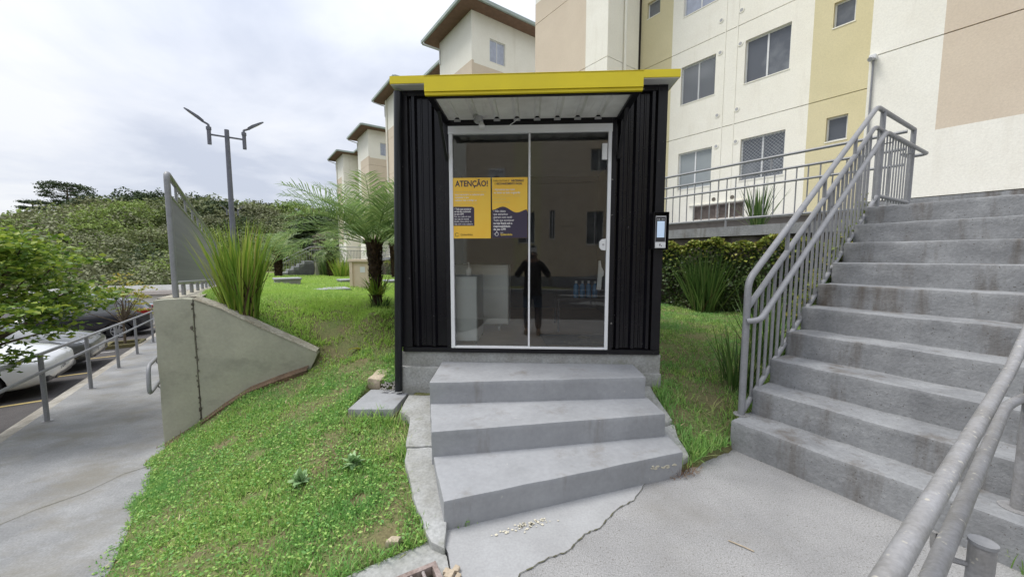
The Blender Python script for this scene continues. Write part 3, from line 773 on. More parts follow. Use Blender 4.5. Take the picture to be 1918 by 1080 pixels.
# ------------------------------------------------------------------ stair and walkway railings
PR = 0.022
def railing():
    rt = thing('stair_railing', 'grey painted tube railing with balusters up the left edge of the long stairs', 'railing', S(3.335, 1.60, SZ1))
    n = 1.60
    T0, T1, T2 = (3.335, 1.40), (6.10, 3.36), (7.66, 3.37)
    M0, M1, M2 = (3.345, 1.17), (6.08, 3.13), (7.66, 3.135)
    B0, B1, B2 = (3.36, .27), (6.33, 2.35), (7.66, 2.36)
    # newel and top rail in one bent tube
    MB().tube(fillet([S(3.335, n, SZ1), S(T0[0], n, T0[1]), S(T1[0], n, T1[1]), S(T2[0] - .02, n, T2[1])], .09), .027, 12).build('top_rail', PIPE, rt, True)
    MB().tube(fillet([S(M0[0], n, M0[1]), S(M1[0], n, M1[1]), S(M2[0], n, M2[1])], .09), .024, 12).build('rail', PIPE, rt, True)
    MB().tube(fillet([S(B0[0], n, B0[1]), S(B1[0], n, B1[1]), S(B2[0], n, B2[1])], .05), .022, 10).build('bottom_rail', PIPE, rt, True)
    hn = 1.505
    MB().tube(fillet([S(3.30, n - .02, 1.06), S(3.36, hn, 1.075), S(3.48, hn, 1.16), S(6.11, hn, 3.05), S(7.95, hn, 3.06), S(7.95, n + .10, 3.06), S(7.70, n + .10, 3.06)], .10), .024, 12).build('handrail', PIPE, rt, True)
    for a in (3.95, 4.9, 5.8, 6.4, 7.3):
        z = 1.16 + (min(a, 6.11) - 3.48) * .7186
        MB().tube(fillet([S(a, hn, z - .02), S(a, hn, z - .07), S(a, n - .015, z - .07)], .03), .007, 6).build('bracket', PIPE, rt, True)
    sl = .7093
    bal = MB().tube([S(3.48, n, B0[1] + .12 * .70), S(3.48, n, M0[1] + .135 * .7167)], .0125, 8).build('baluster', PIPE, rt, True)
    a = 3.48; k = 0
    while a < 6.0:
        a += .108
        if a > 6.06: break
        copy_part(bal, rt, S.U * (a - 3.48) + Z * (a - 3.48) * .7085)
    lev = MB().tube([S(6.2, n, 2.30), S(6.2, n, 3.13)], .009, 8).build('baluster', PIPE, rt, True)
    for k in range(1, 13): copy_part(lev, rt, S.U * .115 * k)
    for a in (4.0, 4.75, 5.5):
        z = T0[1] + (a - T0[0]) * .7088
        MB().tube([S(a, n, z - .24), S(a, n, z)], .017, 8).build('upright', PIPE, rt, True)
    MB().tube([S(6.33, n, ZT - .03), S(6.33, n, 3.35)], .028, 10).build('post', PIPE, rt, True)
    MB().tube([S(7.64, n, ZT - .2), S(7.64, n, 3.37)], .030, 10).build('post', PIPE, rt, True)
    cf = MB().tube([S(3.335, n, SZ1), S(3.335, n, SZ1 + .006)], .062, 16)
    cf.build('base_plate', PIPEO, rt, True)
railing()
def walkway_rail():
    rt = thing('walkway_railing', 'long grey tube railing with balusters on the edge of the raised walkway', 'railing', WK(4, .06, ZT))
    def rail(h, r, nm, vv=.06):
        us_ = [.05, 8] + list(np.linspace(10, WL - .5, 6))
        MB().tube([WK(u, vv, zwalk(u) + h) for u in us_], r, 8).build(nm, PIPE, rt, True)
    rail(1.19, .024, 'top_rail'); rail(.95, .022, 'rail'); rail(.15, .022, 'bottom_rail'); rail(.72, .02, 'handrail', .0)
    b_ = MB().tube([WK(.2, .06, ZT + .15), WK(.2, .06, ZT + .95)], .0105, 6).build('baluster', PIPE, rt, True)
    u = .2
    while u < WL - .7:
        u += .165 if u < 7 else .22
        copy_part(b_, rt, WK.U * (u - .2) + Z * (zwalk(u) - ZT))
    for u in np.arange(1.75, WL - 1, 2.1):
        MB().tube([WK(u, .06, zwalk(u) + .95), WK(u, .06, zwalk(u) + 1.19)], .015, 6).build('upright', PIPE, rt, True)
    for u in np.arange(2.5, WL - 1, 2.2):
        MB().tube([WK(u, .06, zwalk(u) - .12), WK(u, .06, zwalk(u) + .15)], .02, 6).build('foot', PIPE, rt, True)
walkway_rail()
def right_rail():
    rt = thing('ramp_handrail', 'pair of thick worn grey handrail tubes rising in the near right foreground', 'handrail', (1.6, 1.2, 0))
    up = [V3(.52, .56, .905), V3(.79, .74, .92), V3(2.58, 1.89, 1.02)]
    d = S.U * SRUN + Z * SRISE
    MB().tube(fillet([up[0], up[2], up[2] + V3(.045, -.02, 0) + d * 1.6, up[2] + V3(.3, -.2, 0) + d * 9], .12), .0235, 14).build('upper_rail', PIPEO, rt, True)
    lo_ = [V3(.70, .64, .775), V3(2.55, 1.87, .835), V3(2.80, 1.95, .87)]
    MB().tube(fillet([lo_[0], lo_[1], lo_[2], lo_[2] + d * 8], .10), .021, 14).build('lower_rail', PIPEO, rt, True)
    MB().tube([V3(1.33, .99, 0), V3(1.33, .99, .79)], .027, 16).build('post', PIPEO, rt, True)
    MB().tube([V3(1.33, .99, .79), V3(1.33, .99, .80)], .0295, 16).build('post_cap', PIPE, rt, True)
    p = S(3.33, .17, 0)
    MB().tube([V3(p[0], p[1], .24), V3(p[0], p[1], 1.05)], .03, 12).build('post', PIPEO, rt, True)
    MB().tube([V3(p[0], p[1], .238), V3(p[0], p[1], .247)], .072, 18).build('base_plate', PIPEO, rt, True)
    MB().tube(fillet([V3(1.33, .99, .72), V3(1.25, 1.04, .72), V3(1.25, 1.04, .79)], .03), .008, 6).build('bracket', PIPEO, rt, True)
right_rail()

# ------------------------------------------------------------------ kiosk
kk = thing('kiosk', 'black corrugated metal shop kiosk with yellow roof edge and glass door', 'kiosk', K(0, -1.5, .4))
rough_prism('plinth', [kxy(KX0 - .02, -.012), kxy(KX1 + .02, -.012), kxy(KX1 + .02, -KD), kxy(KX0 - .02, -KD)], 0.1, 0.655, PLINTH, kk, amp=.004, cuts=10, bevel=.01)
rough_prism('footing', [kxy(KX0 - .015, .035), kxy(-.70, .035), kxy(-.70, -.2), kxy(KX0 - .015, -.2)], 0.1, 0.505, PLINTH, kk, amp=.005, cuts=6, bevel=.01)
rough_prism('footing', [kxy(1.02, .035), kxy(KX1 + .015, .035), kxy(KX1 + .015, -.2), kxy(1.02, -.2)], 0.1, 0.475, PLINTH, kk, amp=.005, cuts=6, bevel=.01)
# base frame, posts
MB().box(KX0, KX1, -.10, .012, .657, .70, K).build('base_frame', BLACKM, kk, bevel=.003)
MB().add([K(u_ + (.045 if z_ > 1 else 0) * (u_ < KX0 + .05), v_, z_) for z_ in (.702, TOPW) for v_ in (-.09, .006) for u_ in (KX0 - .012, KX0 + .095)], [(0, 2, 3, 1), (4, 5, 7, 6), (0, 1, 5, 4), (2, 6, 7, 3), (0, 4, 6, 2), (1, 3, 7, 5)]).build('corner_post', BLACKM, kk, bevel=.004)
MB().box(KX1 - .085, KX1, -.09, .006, .702, TOPW, K).build('corner_post', BLACKM, kk, bevel=.004)
MB().box(-.80, -.762, -.09, .008, .702, 2.93, K).build('door_post', BLACKM, kk, bevel=.003)
MB().box(.768, .806, -.09, .008, .702, 2.93, K).build('door_post', BLACKM, kk, bevel=.003)
MB().box(KX0 + .097, KX1 - .087, -.09, .004, TOPW - .05, TOPW, K).build('top_beam', BLACKM, kk, bevel=.003)
MB().box(-.761, .767, -.09, .01, 2.815, 2.93, K).build('door_beam', BLACKM, kk, bevel=.003)
def corrug(u0, u1, pitch=.115, depth=.034, first=.02):
    pts = [(u0, 0.0)]
    u = u0 + first
    while u + .062 < u1:
        pts += [(u, 0.0), (u + .018, depth), (u + .044, depth), (u + .062, 0.0)]
        # two shallow stiffening grooves between ribs
        if u + pitch < u1 - .01 and pitch > .13:
            pts += [(u + .092, 0.0), (u + .097, .005), (u + .108, .005), (u + .113, 0.0)]
        u += pitch
    pts.append((u1, 0.0))
    return pts
def sheet(pts, w0, w1, v, name, m, fr=K, th=.003):
    vs = []; fs = []
    for u, d in pts:
        vs += [fr(u, v + d, w0), fr(u, v + d, w1), fr(u, v + d - th, w1), fr(u, v + d - th, w0)]
    for i in range(len(pts) - 1):
        b = i * 4
        for k in range(4):
            k2 = (k + 1) % 4
            fs.append((b + k, b + 4 + k, b + 4 + k2, b + k2))
    n = len(vs)
    fs += [(0, 1, 2, 3), (n - 1, n - 2, n - 3, n - 4)]
    return MB().add(vs, fs).build(name, m, kk)
sheet(corrug(KX0 + .097, -.802, .165), .712, TOPW - .052, -.035, 'wall_panel', BLACK)
sheet(corrug(.808, KX1 - .087, .14), .712, TOPW - .052, -.035, 'wall_panel', BLACK)
sheet(corrug(-.80, .806, .155), 2.932, TOPW - .052, -.035, 'wall_panel', BLACK)
KL = Fr(K(KX0, -.1, 0), -KN, -KT); KR = Fr(K(KX1, -.1, 0), -KN, KT)
sheet(corrug(0, KD - .12, .155), .70, TOPW, -.035, 'wall_panel', BLACK, KL)
sheet(corrug(0, KD - .12, .155), .70, TOPW, -.035, 'wall_panel', BLACK, KR)
MB().box(KX0, KX1, -KD, -KD + .06, .66, TOPW, K).build('back_wall', BLACK, kk)
# roof
MB().prism([(KX0 - .015, -KD - .1), (KX1 + .05, -KD - .1), (KX1 + .05, .118), (KX0 - .015, .118)], 3.152, 3.195, K).build('roof', GALV, kk)
MB().box(KX0 - .02, -.82, .119, .127, 3.160, 3.226, K).box(.875, KX1 + .06, .119, .127, 3.160, 3.226, K).box(-.82, .875, .119, .127, 3.14, 3.226, K).build('roof_fascia', YEL, kk)
MB().box(KX1 + .053, KX1 + .06, -KD - .1, .117, 3.160, 3.226, K).box(KX0 - .024, KX0 - .017, -KD - .1, .117, 3.160, 3.226, K).box(KX0 - .016, KX1 + .052, -KD - .1, .117, 3.197, 3.222, K).build('roof_edge', YEL, kk)
# awning
aw = MB().box(-.81, .865, .612, .622, 2.875, 2.992, K).box(-.81, .865, .585, .61, 2.852, 2.874, K)
aw.add([K(-.81, .622, 2.993), K(.865, .622, 2.993), K(.865, .128, 3.15), K(-.81, .128, 3.15), K(-.81, .622, 2.983), K(.865, .622, 2.983), K(.865, .128, 3.14), K(-.81, .128, 3.14)],
       [(0, 1, 2, 3), (7, 6, 5, 4), (0, 4, 5, 1), (1, 5, 6, 2), (2, 6, 7, 3), (3, 7, 4, 0)])
aw.build('awning', YEL, kk)
MB().box(-.80, -.75, .01, .584, 2.845, 2.885, K).box(.80, .855, .01, .584, 2.845, 2.885, K).box(-.75, .80, .55, .584, 2.845, 2.885, K).build('awning_frame', BLACKM, kk)
ribs = [(-.749, 0.0)]
u = -.70
while u + .07 < .79:
    ribs += [(u, 0.0), (u + .018, .022), (u + .042, .022), (u + .06, 0.0)]
    u += .186
ribs.append((.799, 0.0))
KS = Fr(KO + Z * 2.868, KT, Z, KN)               # soffit: u along, v up, w outwards
sheet(ribs, .03, .548, 0.0, 'awning_soffit', GALV, KS)
for s_ in range(8):
    uu = -.67 + s_ * .186
    if uu < .78: MB().box(uu - .03, uu + .03, .012, .03, 2.852, 2.872, K).build('bracket_clip', GPLAST, kk)
for uu, sg in ((-.79, 1), (.815, 1)):
    MB().add([K(uu, .012, 2.50), K(uu + .025, .012, 2.50), K(uu + .025, .012, 2.54), K(uu, .012, 2.54), K(uu, .30, 2.845), K(uu + .025, .30, 2.845), K(uu + .025, .265, 2.845), K(uu, .265, 2.845)],
             [(0, 1, 2, 3), (4, 7, 6, 5), (0, 4, 5, 1), (3, 2, 6, 7), (0, 3, 7, 4), (1, 5, 6, 2)]).build('awning_brace', BLACKM, kk)
# glazed door
dr = MB().box(-.757, -.722, -.03, .016, .702, 2.812, K).build('door_frame', WHITE, kk, bevel=.003)
MB().box(.732, .764, -.03, .016, .702, 2.812, K).build('door_frame', WHITE, kk, bevel=.003)
MB().box(-.720, .730, -.03, .018, .702, .722, K).build('door_sill', WHITE, kk, bevel=.003)
MB().box(-.760, .767, -.03, .026, 2.742, 2.8135, K).build('door_header', WHITE, kk, bevel=.003)
p1 = MB().box(-.719, .004, -.020, -.012, .724, 2.741, K).build('glass_pane', DOORG, kk)
p2 = MB().box(-.006, .729, -.006, .002, .724, 2.741, K).build('glass_pane', DOORG, kk)
MB().box(-.003, .014, -.005, .014, .724, 2.741, K).build('door_mullion', WHITE, kk, bevel=.002)
lk = MB().prism([(.665, 1.685), (.685, 1.66), (.725, 1.655), (.725, 1.765), (.685, 1.76), (.665, 1.735)], 0.003, .03, Fr(KO, KT, Z, KN)).build('door_lock', WPLAST, kk, bevel=.004)
MB().cyl(K(.70, .03, 1.71), K(.70, .035, 1.71), .010, 12).build('keyhole', GPLAST, lk, True)
MB().box(.675, .722, .003, .03, 2.49, 2.635, K).build('door_sensor', WPLAST, kk, bevel=.003)
MB().prism([(.655, 1.28), (.70, 1.28), (.705, 1.40), (.722, 1.42), (.722, 1.46), (.70, 1.50), (.69, 1.56), (.672, 1.56), (.668, 1.45)], -.05, -.025, Fr(KO, KT, Z, KN)).build('door_handle', WPLAST, kk, bevel=.004)
# downpipe at the left front corner
dpu = lambda z: -1.285 + .066 * (z - .27) / 2.85
dp = MB().tube([K(dpu(.27), .05, .27), K(dpu(3.12), .05, 3.12)], .037, 16).tube([K(dpu(1.66), .05, 1.66), K(dpu(1.70), .05, 1.70)], .0415, 16).tube([K(dpu(2.26), .05, 2.26), K(dpu(2.27), .05, 2.27)], .0395, 16)
dp.build('downpipe', BLACKP, kk, True)
# interior shell
ZI0 = .705
MB().box(KX0 + .08, KX1 - .09, -KD + .07, -.095, .66, ZI0, K).build('floor', WOODF, kk)
MB().box(KX0 + .05, KX0 + .078, -KD + .07, -.1, ZI0 + .002, 2.95, K).box(KX1 - .115, KX1 - .089, -KD + .07, -.1, ZI0 + .002, 2.95, K).box(KX0 + .08, KX1 - .117, -KD + .062, -KD + .09, ZI0 + .002, 2.95, K).build('inner_wall', INWALL, kk)
MB().box(KX0 + .05, KX1 - .089, -KD + .062, -.1, 2.952, 2.97, K).build('ceiling', WPLAST, kk)
MB().box(KX0 + .08, -.80, -.098, -.092, ZI0, 2.95, K).box(.806, KX1 - .117, -.098, -.092, ZI0, 2.95, K).build('inner_front', INWALL, kk)

# --- things in and on the kiosk
c = thing('white_cabinet', 'tall narrow white cabinet just inside the left glass pane', 'cabinet', K(-.63, -.3, ZI0))
MB().box(-.80, -.52, -.62, -.14, ZI0 + .03, 1.40, K).build('body', CABW, c, bevel=.004)
MB().box(-.795, -.525, -.139, -.12, ZI0 + .04, 1.39, K).build('door', CABW, c, bevel=.003)
for uu, vv in ((-.78, -.16), (-.54, -.16), (-.78, -.60), (-.54, -.60)): MB().cyl(K(uu, vv, ZI0), K(uu, vv, ZI0 + .03), .014, 8).build('foot', DPLAST, c, True)
c2 = thing('wheeled_cabinet', 'wide white cabinet on castors behind the narrow one inside the kiosk', 'cabinet', K(-.2, -.95, ZI0))
MB().box(-.90, -.245, -1.25, -.80, ZI0 + .09, 1.50, K).build('body', CABW, c2, bevel=.004)
MB().box(-.88, -.255, -.799, -.78, ZI0 + .11, 1.48, K).build('door', CABW, c2, bevel=.003)
MB().box(-.73, -.715, -.779, -.76, 1.14, 1.26, K).build('handle', GPLAST, c2)
for uu, vv in ((-.36, -.86), (-.36, -1.2), (-.85, -.86), (-.85, -1.2)):
    MB().cyl(K(uu - .012, vv, ZI0 + .03), K(uu + .012, vv, ZI0 + .03), .03, 12).box(uu - .015, uu + .015, vv - .015, vv + .015, ZI0 + .05, ZI0 + .09, K).build('castor', GPLAST, c2)
sb = thing('sanitiser_bottle', 'small white pump bottle standing on the narrow cabinet', 'bottle', K(-.62, -.25, 1.40))
MB().tube([K(-.62, -.25, 1.402), K(-.62, -.25, 1.47), K(-.62, -.25, 1.49)], [.034, .034, .016], 12).build('body', WPLAST, sb, True)
MB().tube([K(-.62, -.25, 1.491), K(-.62, -.25, 1.53)], .008, 8).box(-.625, -.615, -.25, -.20, 1.531, 1.54, K).build('pump', WPLAST, sb)
tb = thing('display_table', 'dark low table with bottles at the right inside the kiosk', 'table', K(.75, -1.1, ZI0))
MB().box(.33, 1.12, -1.45, -.78, 1.085, 1.11, K).build('top', DPLAST, tb)
for uu, vv in ((.35, -.80), (1.10, -.80), (.35, -1.43), (1.10, -1.43)): MB().box(uu - .014, uu + .014, vv - .014, vv + .014, ZI0 + .001, 1.084, K).build('leg', DPLAST, tb)
BLUE = mat('blue_bottle_plastic', (0.06, 0.22, 0.42), (0.05, 0.18, 0.36), rough=0.25, scale=5)
for i, uu in enumerate((.56, .635, .71, .785)):
    b = thing('bottle', ['blue bottle at the left end of the row on the kiosk table', 'second blue bottle from the left on the kiosk table', 'third blue bottle from the left on the kiosk table', 'blue bottle nearest the door frame on the kiosk table'][i], 'bottle', K(uu, -.88, 1.11), 'blue bottles on the kiosk table')
    MB().tube([K(uu, -.88, 1.111), K(uu, -.88, 1.25), K(uu, -.88, 1.28)], [.031, .031, .013], 12).build('body', BLUE, b, True)
    MB().tube([K(uu, -.88, 1.281), K(uu, -.88, 1.31)], .014, 10).build('cap', WPLAST, b, True)
mt = thing('door_mat', 'dark rubber doormat with faded yellow lettering inside the glass door', 'mat', K(.5, -.35, ZI0))
MB().prism([(.18, -.14), (1.0, -.14), (1.0, -.62), (.12, -.62)], ZI0 + .001, ZI0 + .012, K).build('pad', MATM, mt)
KFL = Fr(K(0, 0, ZI0 + .0135), KT, Z, -KN)       # floor lettering: u right, w away
MATP = mat('mat_print', (0.19, 0.18, 0.10), rough=0.9)
text('lettering', 'minha', .05, KFL, .50, .30, 0, MATP, mt)
text('lettering', 'Quitandinha', .10, KFL, .36, .20, 0, MATP, mt, .01)
MB().tube([K(.60 + .06 * math.cos(t), -.46 + .04 * math.sin(t), ZI0 + .014) for t in np.linspace(0, 2 * PI, 17)], .004, 5).build('emblem', MATP, mt)

# posters (the printed figures and the square code are left off)
def poster(lab, u0, u1, w0, w1):
    p = thing('poster', lab, 'poster', K((u0 + u1) / 2, .01, w0))
    MB().box(u0, u1, .0045, .0065, w0, w1, K).build('sheet', POSTY, p)
    return p
KP = Fr(KO, KT, KN, Z)
pv = .0072
p = poster('yellow notice headed ATENÇÃO on the left glass pane', -.722, -.362, 1.772, 2.342)
text('heading', 'ATENÇÃO!', .076, KP, -.542, 2.262, pv, INK, p, .024, 'CENTER', .82)
yy = 2.205
for s_, bld in (('Antes de entrar pela primeira vez na', 0), ('loja é necessário se cadastrar para', .02), ('completar o seu', .02), ('cadastro: leia o código ao', .02), ('lado com a câmera do seu', 0), ('celular', 0)):
    text('small_print', s_, .0235, KP, -.705, yy, pv, INKW if bld else INKP, p, bld * .6, 'LEFT', .86); yy -= .0265
MB().prism([(-.7215, 1.892), (-.52, 1.892), (-.52, 2.06), (-.54, 2.072), (-.7215, 2.072)], pv - .0005, pv, Fr(KO, KT, Z, KN)).build('dark_panel', INK, p)
yy = 2.043
for s_, bld in (('• Tudo que acontecer', .03), ('na loja fica registrado', .03), ('no seu CPF!', .03), ('Por isso cada um que', .006), ('não seja da mesma', .006), ('família, deve entrar na', .006), ('loja com o seu cadastro.', .006)):
    text('small_print', s_, .0225, KP, -.712, yy, pv + .0006, INKW, p, bld, 'LEFT', .82); yy -= .0235
text('maker_name', 'Quitandinha', .028, KP, -.655, 1.800, pv, INKB, p, .005, 'LEFT', .85)
MB().tube([K(-.690 + .017 * math.cos(t), pv, 1.808 + .017 * math.sin(t)) for t in np.linspace(.5, 2 * PI - .3, 15)], .0022, 5).build('emblem', INKB, p)
p = poster('yellow and dark notice beginning PARA ENTRAR beside the door mullion', -.348, -.012, 1.775, 2.342)
text('heading', 'PARA ENTRAR É', .026, KP, -.335, 2.302, pv, INKB, p, .0, 'LEFT', .80)
text('heading', 'NECESSÁRIO', .026, KP, -.165, 2.302, pv, INK, p, .03, 'LEFT', .80)
text('heading', 'O', .026, KP, -.325, 2.275, pv, INKB, p, .0, 'LEFT', .80)
text('heading', 'RECONHECIMENTO FACIAL', .026, KP, -.305, 2.275, pv, INK, p, .03, 'LEFT', .74)
yy = 2.222
for s_, bld, m_ in (('• Aproxime seu rosto', .03, INKW), ('no leitor ao lado e aguarde', .03, INKW), ('o reconhecimento. A porta', 0, INKP), ('será liberada', 0, INKP), ('para sua entrada.', 0, INKP)):
    text('small_print', s_, .0265, KP, -.333, yy, pv, m_, p, bld * .6, 'LEFT', .86); yy -= .029
wave = [(-.3475, 1.7755), (-.0125, 1.7755), (-.0125, 2.02)] + [(x, 2.055 + .022 * math.sin((x + .30) * 26) - .10 * (x + .30)) for x in np.linspace(-.02, -.3475, 14)]
MB().prism(wave, pv - .0005, pv, Fr(KO, KT, Z, KN)).build('dark_panel', INK, p)
yy = 2.02
for s_, bld in (('• Não deixe', .01), ('que estranhos', .01), ('entrem com você!', .01), ('Tudo que acontecer', .01), ('na loja ficará sob a', .03), ('responsabilidade', .03), ('do seu CPF!', .03)):
    text('small_print', s_, .0285, KP, -.336, yy, pv + .0006, INKW, p, bld, 'LEFT', .84); yy -= .0285
text('maker_name', 'minha', .013, KP, -.270, 1.822, pv + .0006, INKW, p, .01, 'LEFT', .85)
text('maker_name', 'Quitandinha', .027, KP, -.270, 1.800, pv + .0006, INKY, p, .025, 'LEFT', .85)
MB().tube([K(-.305 + .016 * math.cos(t), pv + .0008, 1.812 + .016 * math.sin(t)) for t in np.linspace(0, 2 * PI, 15)], .0024, 5).box(-.333, -.316, pv + .0005, pv + .001, 1.810, 1.814, K).box(-.309, -.301, pv + .0005, pv + .001, 1.832, 1.842, K).build('emblem', INKW, p)

# face recognition terminal on the right corner post
ft = thing('access_terminal', 'white and grey face recognition terminal with pale screen on the right corner post', 'access terminal', K(1.215, .03, 1.83))
MB().box(1.145, 1.150, .008, .075, 1.665, 2.005, K).box(1.15, 1.285, .007, .012, 1.665, 2.005, K).box(1.278, 1.284, .012, .075, 1.665, 2.005, K).box(1.15, 1.278, .012, .075, 2.000, 2.005, K).build('bracket_shell', BLACKM, ft)
TF = Fr(K(1.165, .045, 1.675), KT, Z * .985 - KN * -.0 + KN * .0, KN)
body = MB().box(0, .095, 0, .30, 0, .026, TF).build('case', GPLAST, ft, bevel=.005)
MB().box(.004, .088, .062, .288, .0265, .029, TF).build('glass_face', DPLAST, ft)
MB().box(.013, .080, .100, .250, .0292, .0305, TF).build('screen', SCREEN, ft)
MB().box(.0, .094, .004, .056, .0265, .030, TF).build('lower_cover', WPLAST, ft, bevel=.003)
for x in (.018, .033, .056, .072): MB().cyl(TF(x, .268, .029), TF(x, .268, .0305), .0045, 8).build('sensor', WPLAST, ft)
text('mark', 'F', .03, Fr(TF.O, TF.U, TF.W, TF.V), .036, .020, .0306, INK, ft, .02)
MB().box(.050, .060, .018, .026, .0302, .0308, TF).build('mark', INK, ft)

# small round camera and its wire below the awning
cmr = thing('dome_camera', 'small white round camera hanging on a wire under the awning', 'camera', K(-.45, .12, 2.80))
MB().tube([K(-.455, .10, 2.865), K(-.455, .105, 2.815)], [.034, .04], 14, True).build('housing', GPLAST, cmr, True)
MB().tube([K(-.43, .125, 2.81), K(-.425, .135, 2.765), K(-.424, .138, 2.745)], [.012, .034, .026], 14).build('lens_cup', WPLAST, cmr, True)
MB().tube([K(-.418 + .32 * t, .06, 2.80 - .06 * math.sin(PI * t) + .055 * t) for t in np.linspace(0, 1, 9)], .0035, 5).build('wire', WPLAST, cmr)

# ------------------------------------------------------------------ retaining wall with wing, guard rail on top
rw = thing('retaining_wall', 'grey green rendered retaining wall with a sloping wing and a long vertical crack', 'retaining wall', W0 + V3(.2, .1, -.5))
wing_front = [(.362, -.9), (.362, 1.115), (.62, 1.00), (1.0, .77), (1.35, .57), (1.585, .435), (1.60, .41), (1.50, .20), (1.44, .10), (1.2, -.1)]
def wallblock(poly, v0, v1, name, cuts, amp):
    # rendered block: front outline in (along, up), pushed back; edges worn
    fr = Fr(W0, WT, Z, WM)
    return rough_prism(name, poly, v0, v1, WALLG, rw, fr, amp=amp, cuts=cuts, bevel=.012, freq=6)
wallblock(wing_front, 0.004, .145, 'wing', 6, .006)
wallblock([(-.012, -1.0), (.352, -1.0), (.354, 1.118), (.25, 1.135), (.1, 1.13), (-.012, 1.122)], 0.0, .16, 'pier', 8, .007)
# ragged mortar in the crack
cm = MB()
for k in range(46):
    z = -.42 + k * .0335
    cm.box(.35 + .006 * math.sin(k * 3.7), .366 + .006 * math.sin(k * 2.1), .012 + .004 * math.sin(k * 1.7), .13, z, z + .032, Fr(W0, WT, WM))
cm.build('crack_filling', DARKW, rw)
chp = MB()
for k in range(34):
    z = -.36 + 1.45 * RNG.random(); u_ = .358 + RNG.choice([-1, 1]) * RNG.uniform(.003, .013); r_ = RNG.uniform(.003, .011)
    if k == 0: z, u_, r_ = .80, .335, .020
    c_ = [WF(u_ + r_ * .7 * math.cos(t) * RNG.uniform(.6, 1.2), -.0085, z + r_ * 1.5 * math.sin(t) * RNG.uniform(.6, 1.2)) for t in np.linspace(0, 2 * PI, 7)[:-1]]
    chp.extrude(c_, WM * .01)
chp.build('crack_chips', DARKW, rw)['kind'] = 'stuff'
capm = MB()
capm.add([WF(.36, -.004, 1.116), WF(.62, -.004, 1.001), WF(1.0, -.004, .771), WF(1.35, -.004, .571), WF(1.59, -.004, .431), WF(1.59, .16, .44), WF(1.35, .16, .585), WF(1.0, .16, .785), WF(.62, .16, 1.015), WF(.36, .16, 1.13)] +
         [WF(.36, -.004, 1.13), WF(.62, -.004, 1.015), WF(1.0, -.004, .787), WF(1.35, -.004, .587), WF(1.59, -.004, .447), WF(1.59, .16, .456), WF(1.35, .16, .60), WF(1.0, .16, .80), WF(.62, .16, 1.03), WF(.36, .16, 1.145)],
         [(0, 1, 11, 10), (1, 2, 12, 11), (2, 3, 13, 12), (3, 4, 14, 13), (10, 11, 18, 19), (11, 12, 17, 18), (12, 13, 16, 17), (13, 14, 15, 16), (4, 5, 15, 14)])
capm.build('wing_capping', WALLTOP, rw)
def ztop(n): return 1.13 - .045 * (n - 5.6)
lw_ = MB()
ns = np.linspace(5.72, 40, 40)
for n0, n1 in zip(ns[:-1], ns[1:]):
    lw_.add([G(-.775, n0, -2), G(-.775, n1, -2), G(-.775, n1, ztop(n1)), G(-.775, n0, ztop(n0)), G(-.42, n0, -2), G(-.42, n1, -2), G(-.42, n1, ztop(n1)), G(-.42, n0, ztop(n0))],
            [(0, 3, 2, 1), (4, 5, 6, 7), (3, 7, 6, 2)])
lw_.build('long_wall', WALLG, rw)
ct = MB()
for n0, n1 in zip(ns[:-1], ns[1:]):
    j = .02 * math.sin(n0 * 9)
    ct.add([G(-.78, n0, ztop(n0) + .004), G(-.78, n1, ztop(n1) + .004), G(-.40 + j, n1, ztop(n1) + .004), G(-.40 + j, n0, ztop(n0) + .004)], [(0, 1, 2, 3)])
ct.build('wall_top', WALLTOP, rw)
# red earth showing under the wing
es = MB()
lowp = [(-.0, -.53), (.33, -.33), (.6, -.13), (.87, .04), (1.2, .16), (1.5, .25)]
for (s0, z0), (s1, z1) in zip(lowp[:-1], lowp[1:]):
    es.add([WF(s0, .01, z0 + .035), WF(s1, .01, z1 + .035), WF(s1, -.10, z1 + .0), WF(s0, -.10, z0 + .0), WF(s0, -.02, z0 - .3), WF(s1, -.02, z1 - .3)], [(0, 3, 2, 1), (3, 4, 5, 2)])
tag(es.build('bare_earth', REDSOIL), 'red earth showing under the wing wall', kind='structure')

gr_ = thing('guard_rail', 'tall grey guard rail of close vertical bars on top of the retaining wall', 'guard rail', G(-.63, 5.75, 1.13))
def gz(n, h): return ztop(n) + h
GA_ = -.62; n0, n1 = 5.78, 19.5
MB().tube(fillet([G(GA_, n0, gz(n0, 0)), G(GA_, n0, gz(n0, 1.42)), G(GA_, n1, gz(n1, 1.42))], .09), .030, 12).build('top_rail', PIPE, gr_, True)
MB().tube([G(GA_, n0, gz(n0, 1.18)), G(GA_, n1, gz(n1, 1.18))], .020, 10).build('rail', PIPE, gr_, True)
MB().tube([G(GA_, n0, gz(n0, .17)), G(GA_, n1, gz(n1, .17))], .023, 10).build('bottom_rail', PIPE, gr_, True)
bar = MB().tube([G(GA_, n0 + .09, gz(n0 + .09, .17)), G(GA_, n0 + .09, gz(n0 + .09, 1.18))], .012, 8).build('bar', PIPE, gr_, True)
for k in range(1, 138): copy_part(bar, gr_, (G.V + Z * -.045) * .099 * k)
st_ = MB().tube([G(GA_, n0 + .7, gz(n0 + .7, 1.18)), G(GA_, n0 + .7, gz(n0 + .7, 1.42))], .015, 8).build('upright', PIPE, gr_, True)
for k in range(1, 13): copy_part(st_, gr_, (G.V + Z * -.045) * 1.0 * k)
ft_ = MB().tube([G(GA_, n0 + .75, gz(n0 + .75, -.03)), G(GA_, n0 + .75, gz(n0 + .75, .17))], .024, 8).build('foot', PIPE, gr_, True)
for k in range(1, 13): copy_part(ft_, gr_, (G.V + Z * -.045) * 1.0 * k)

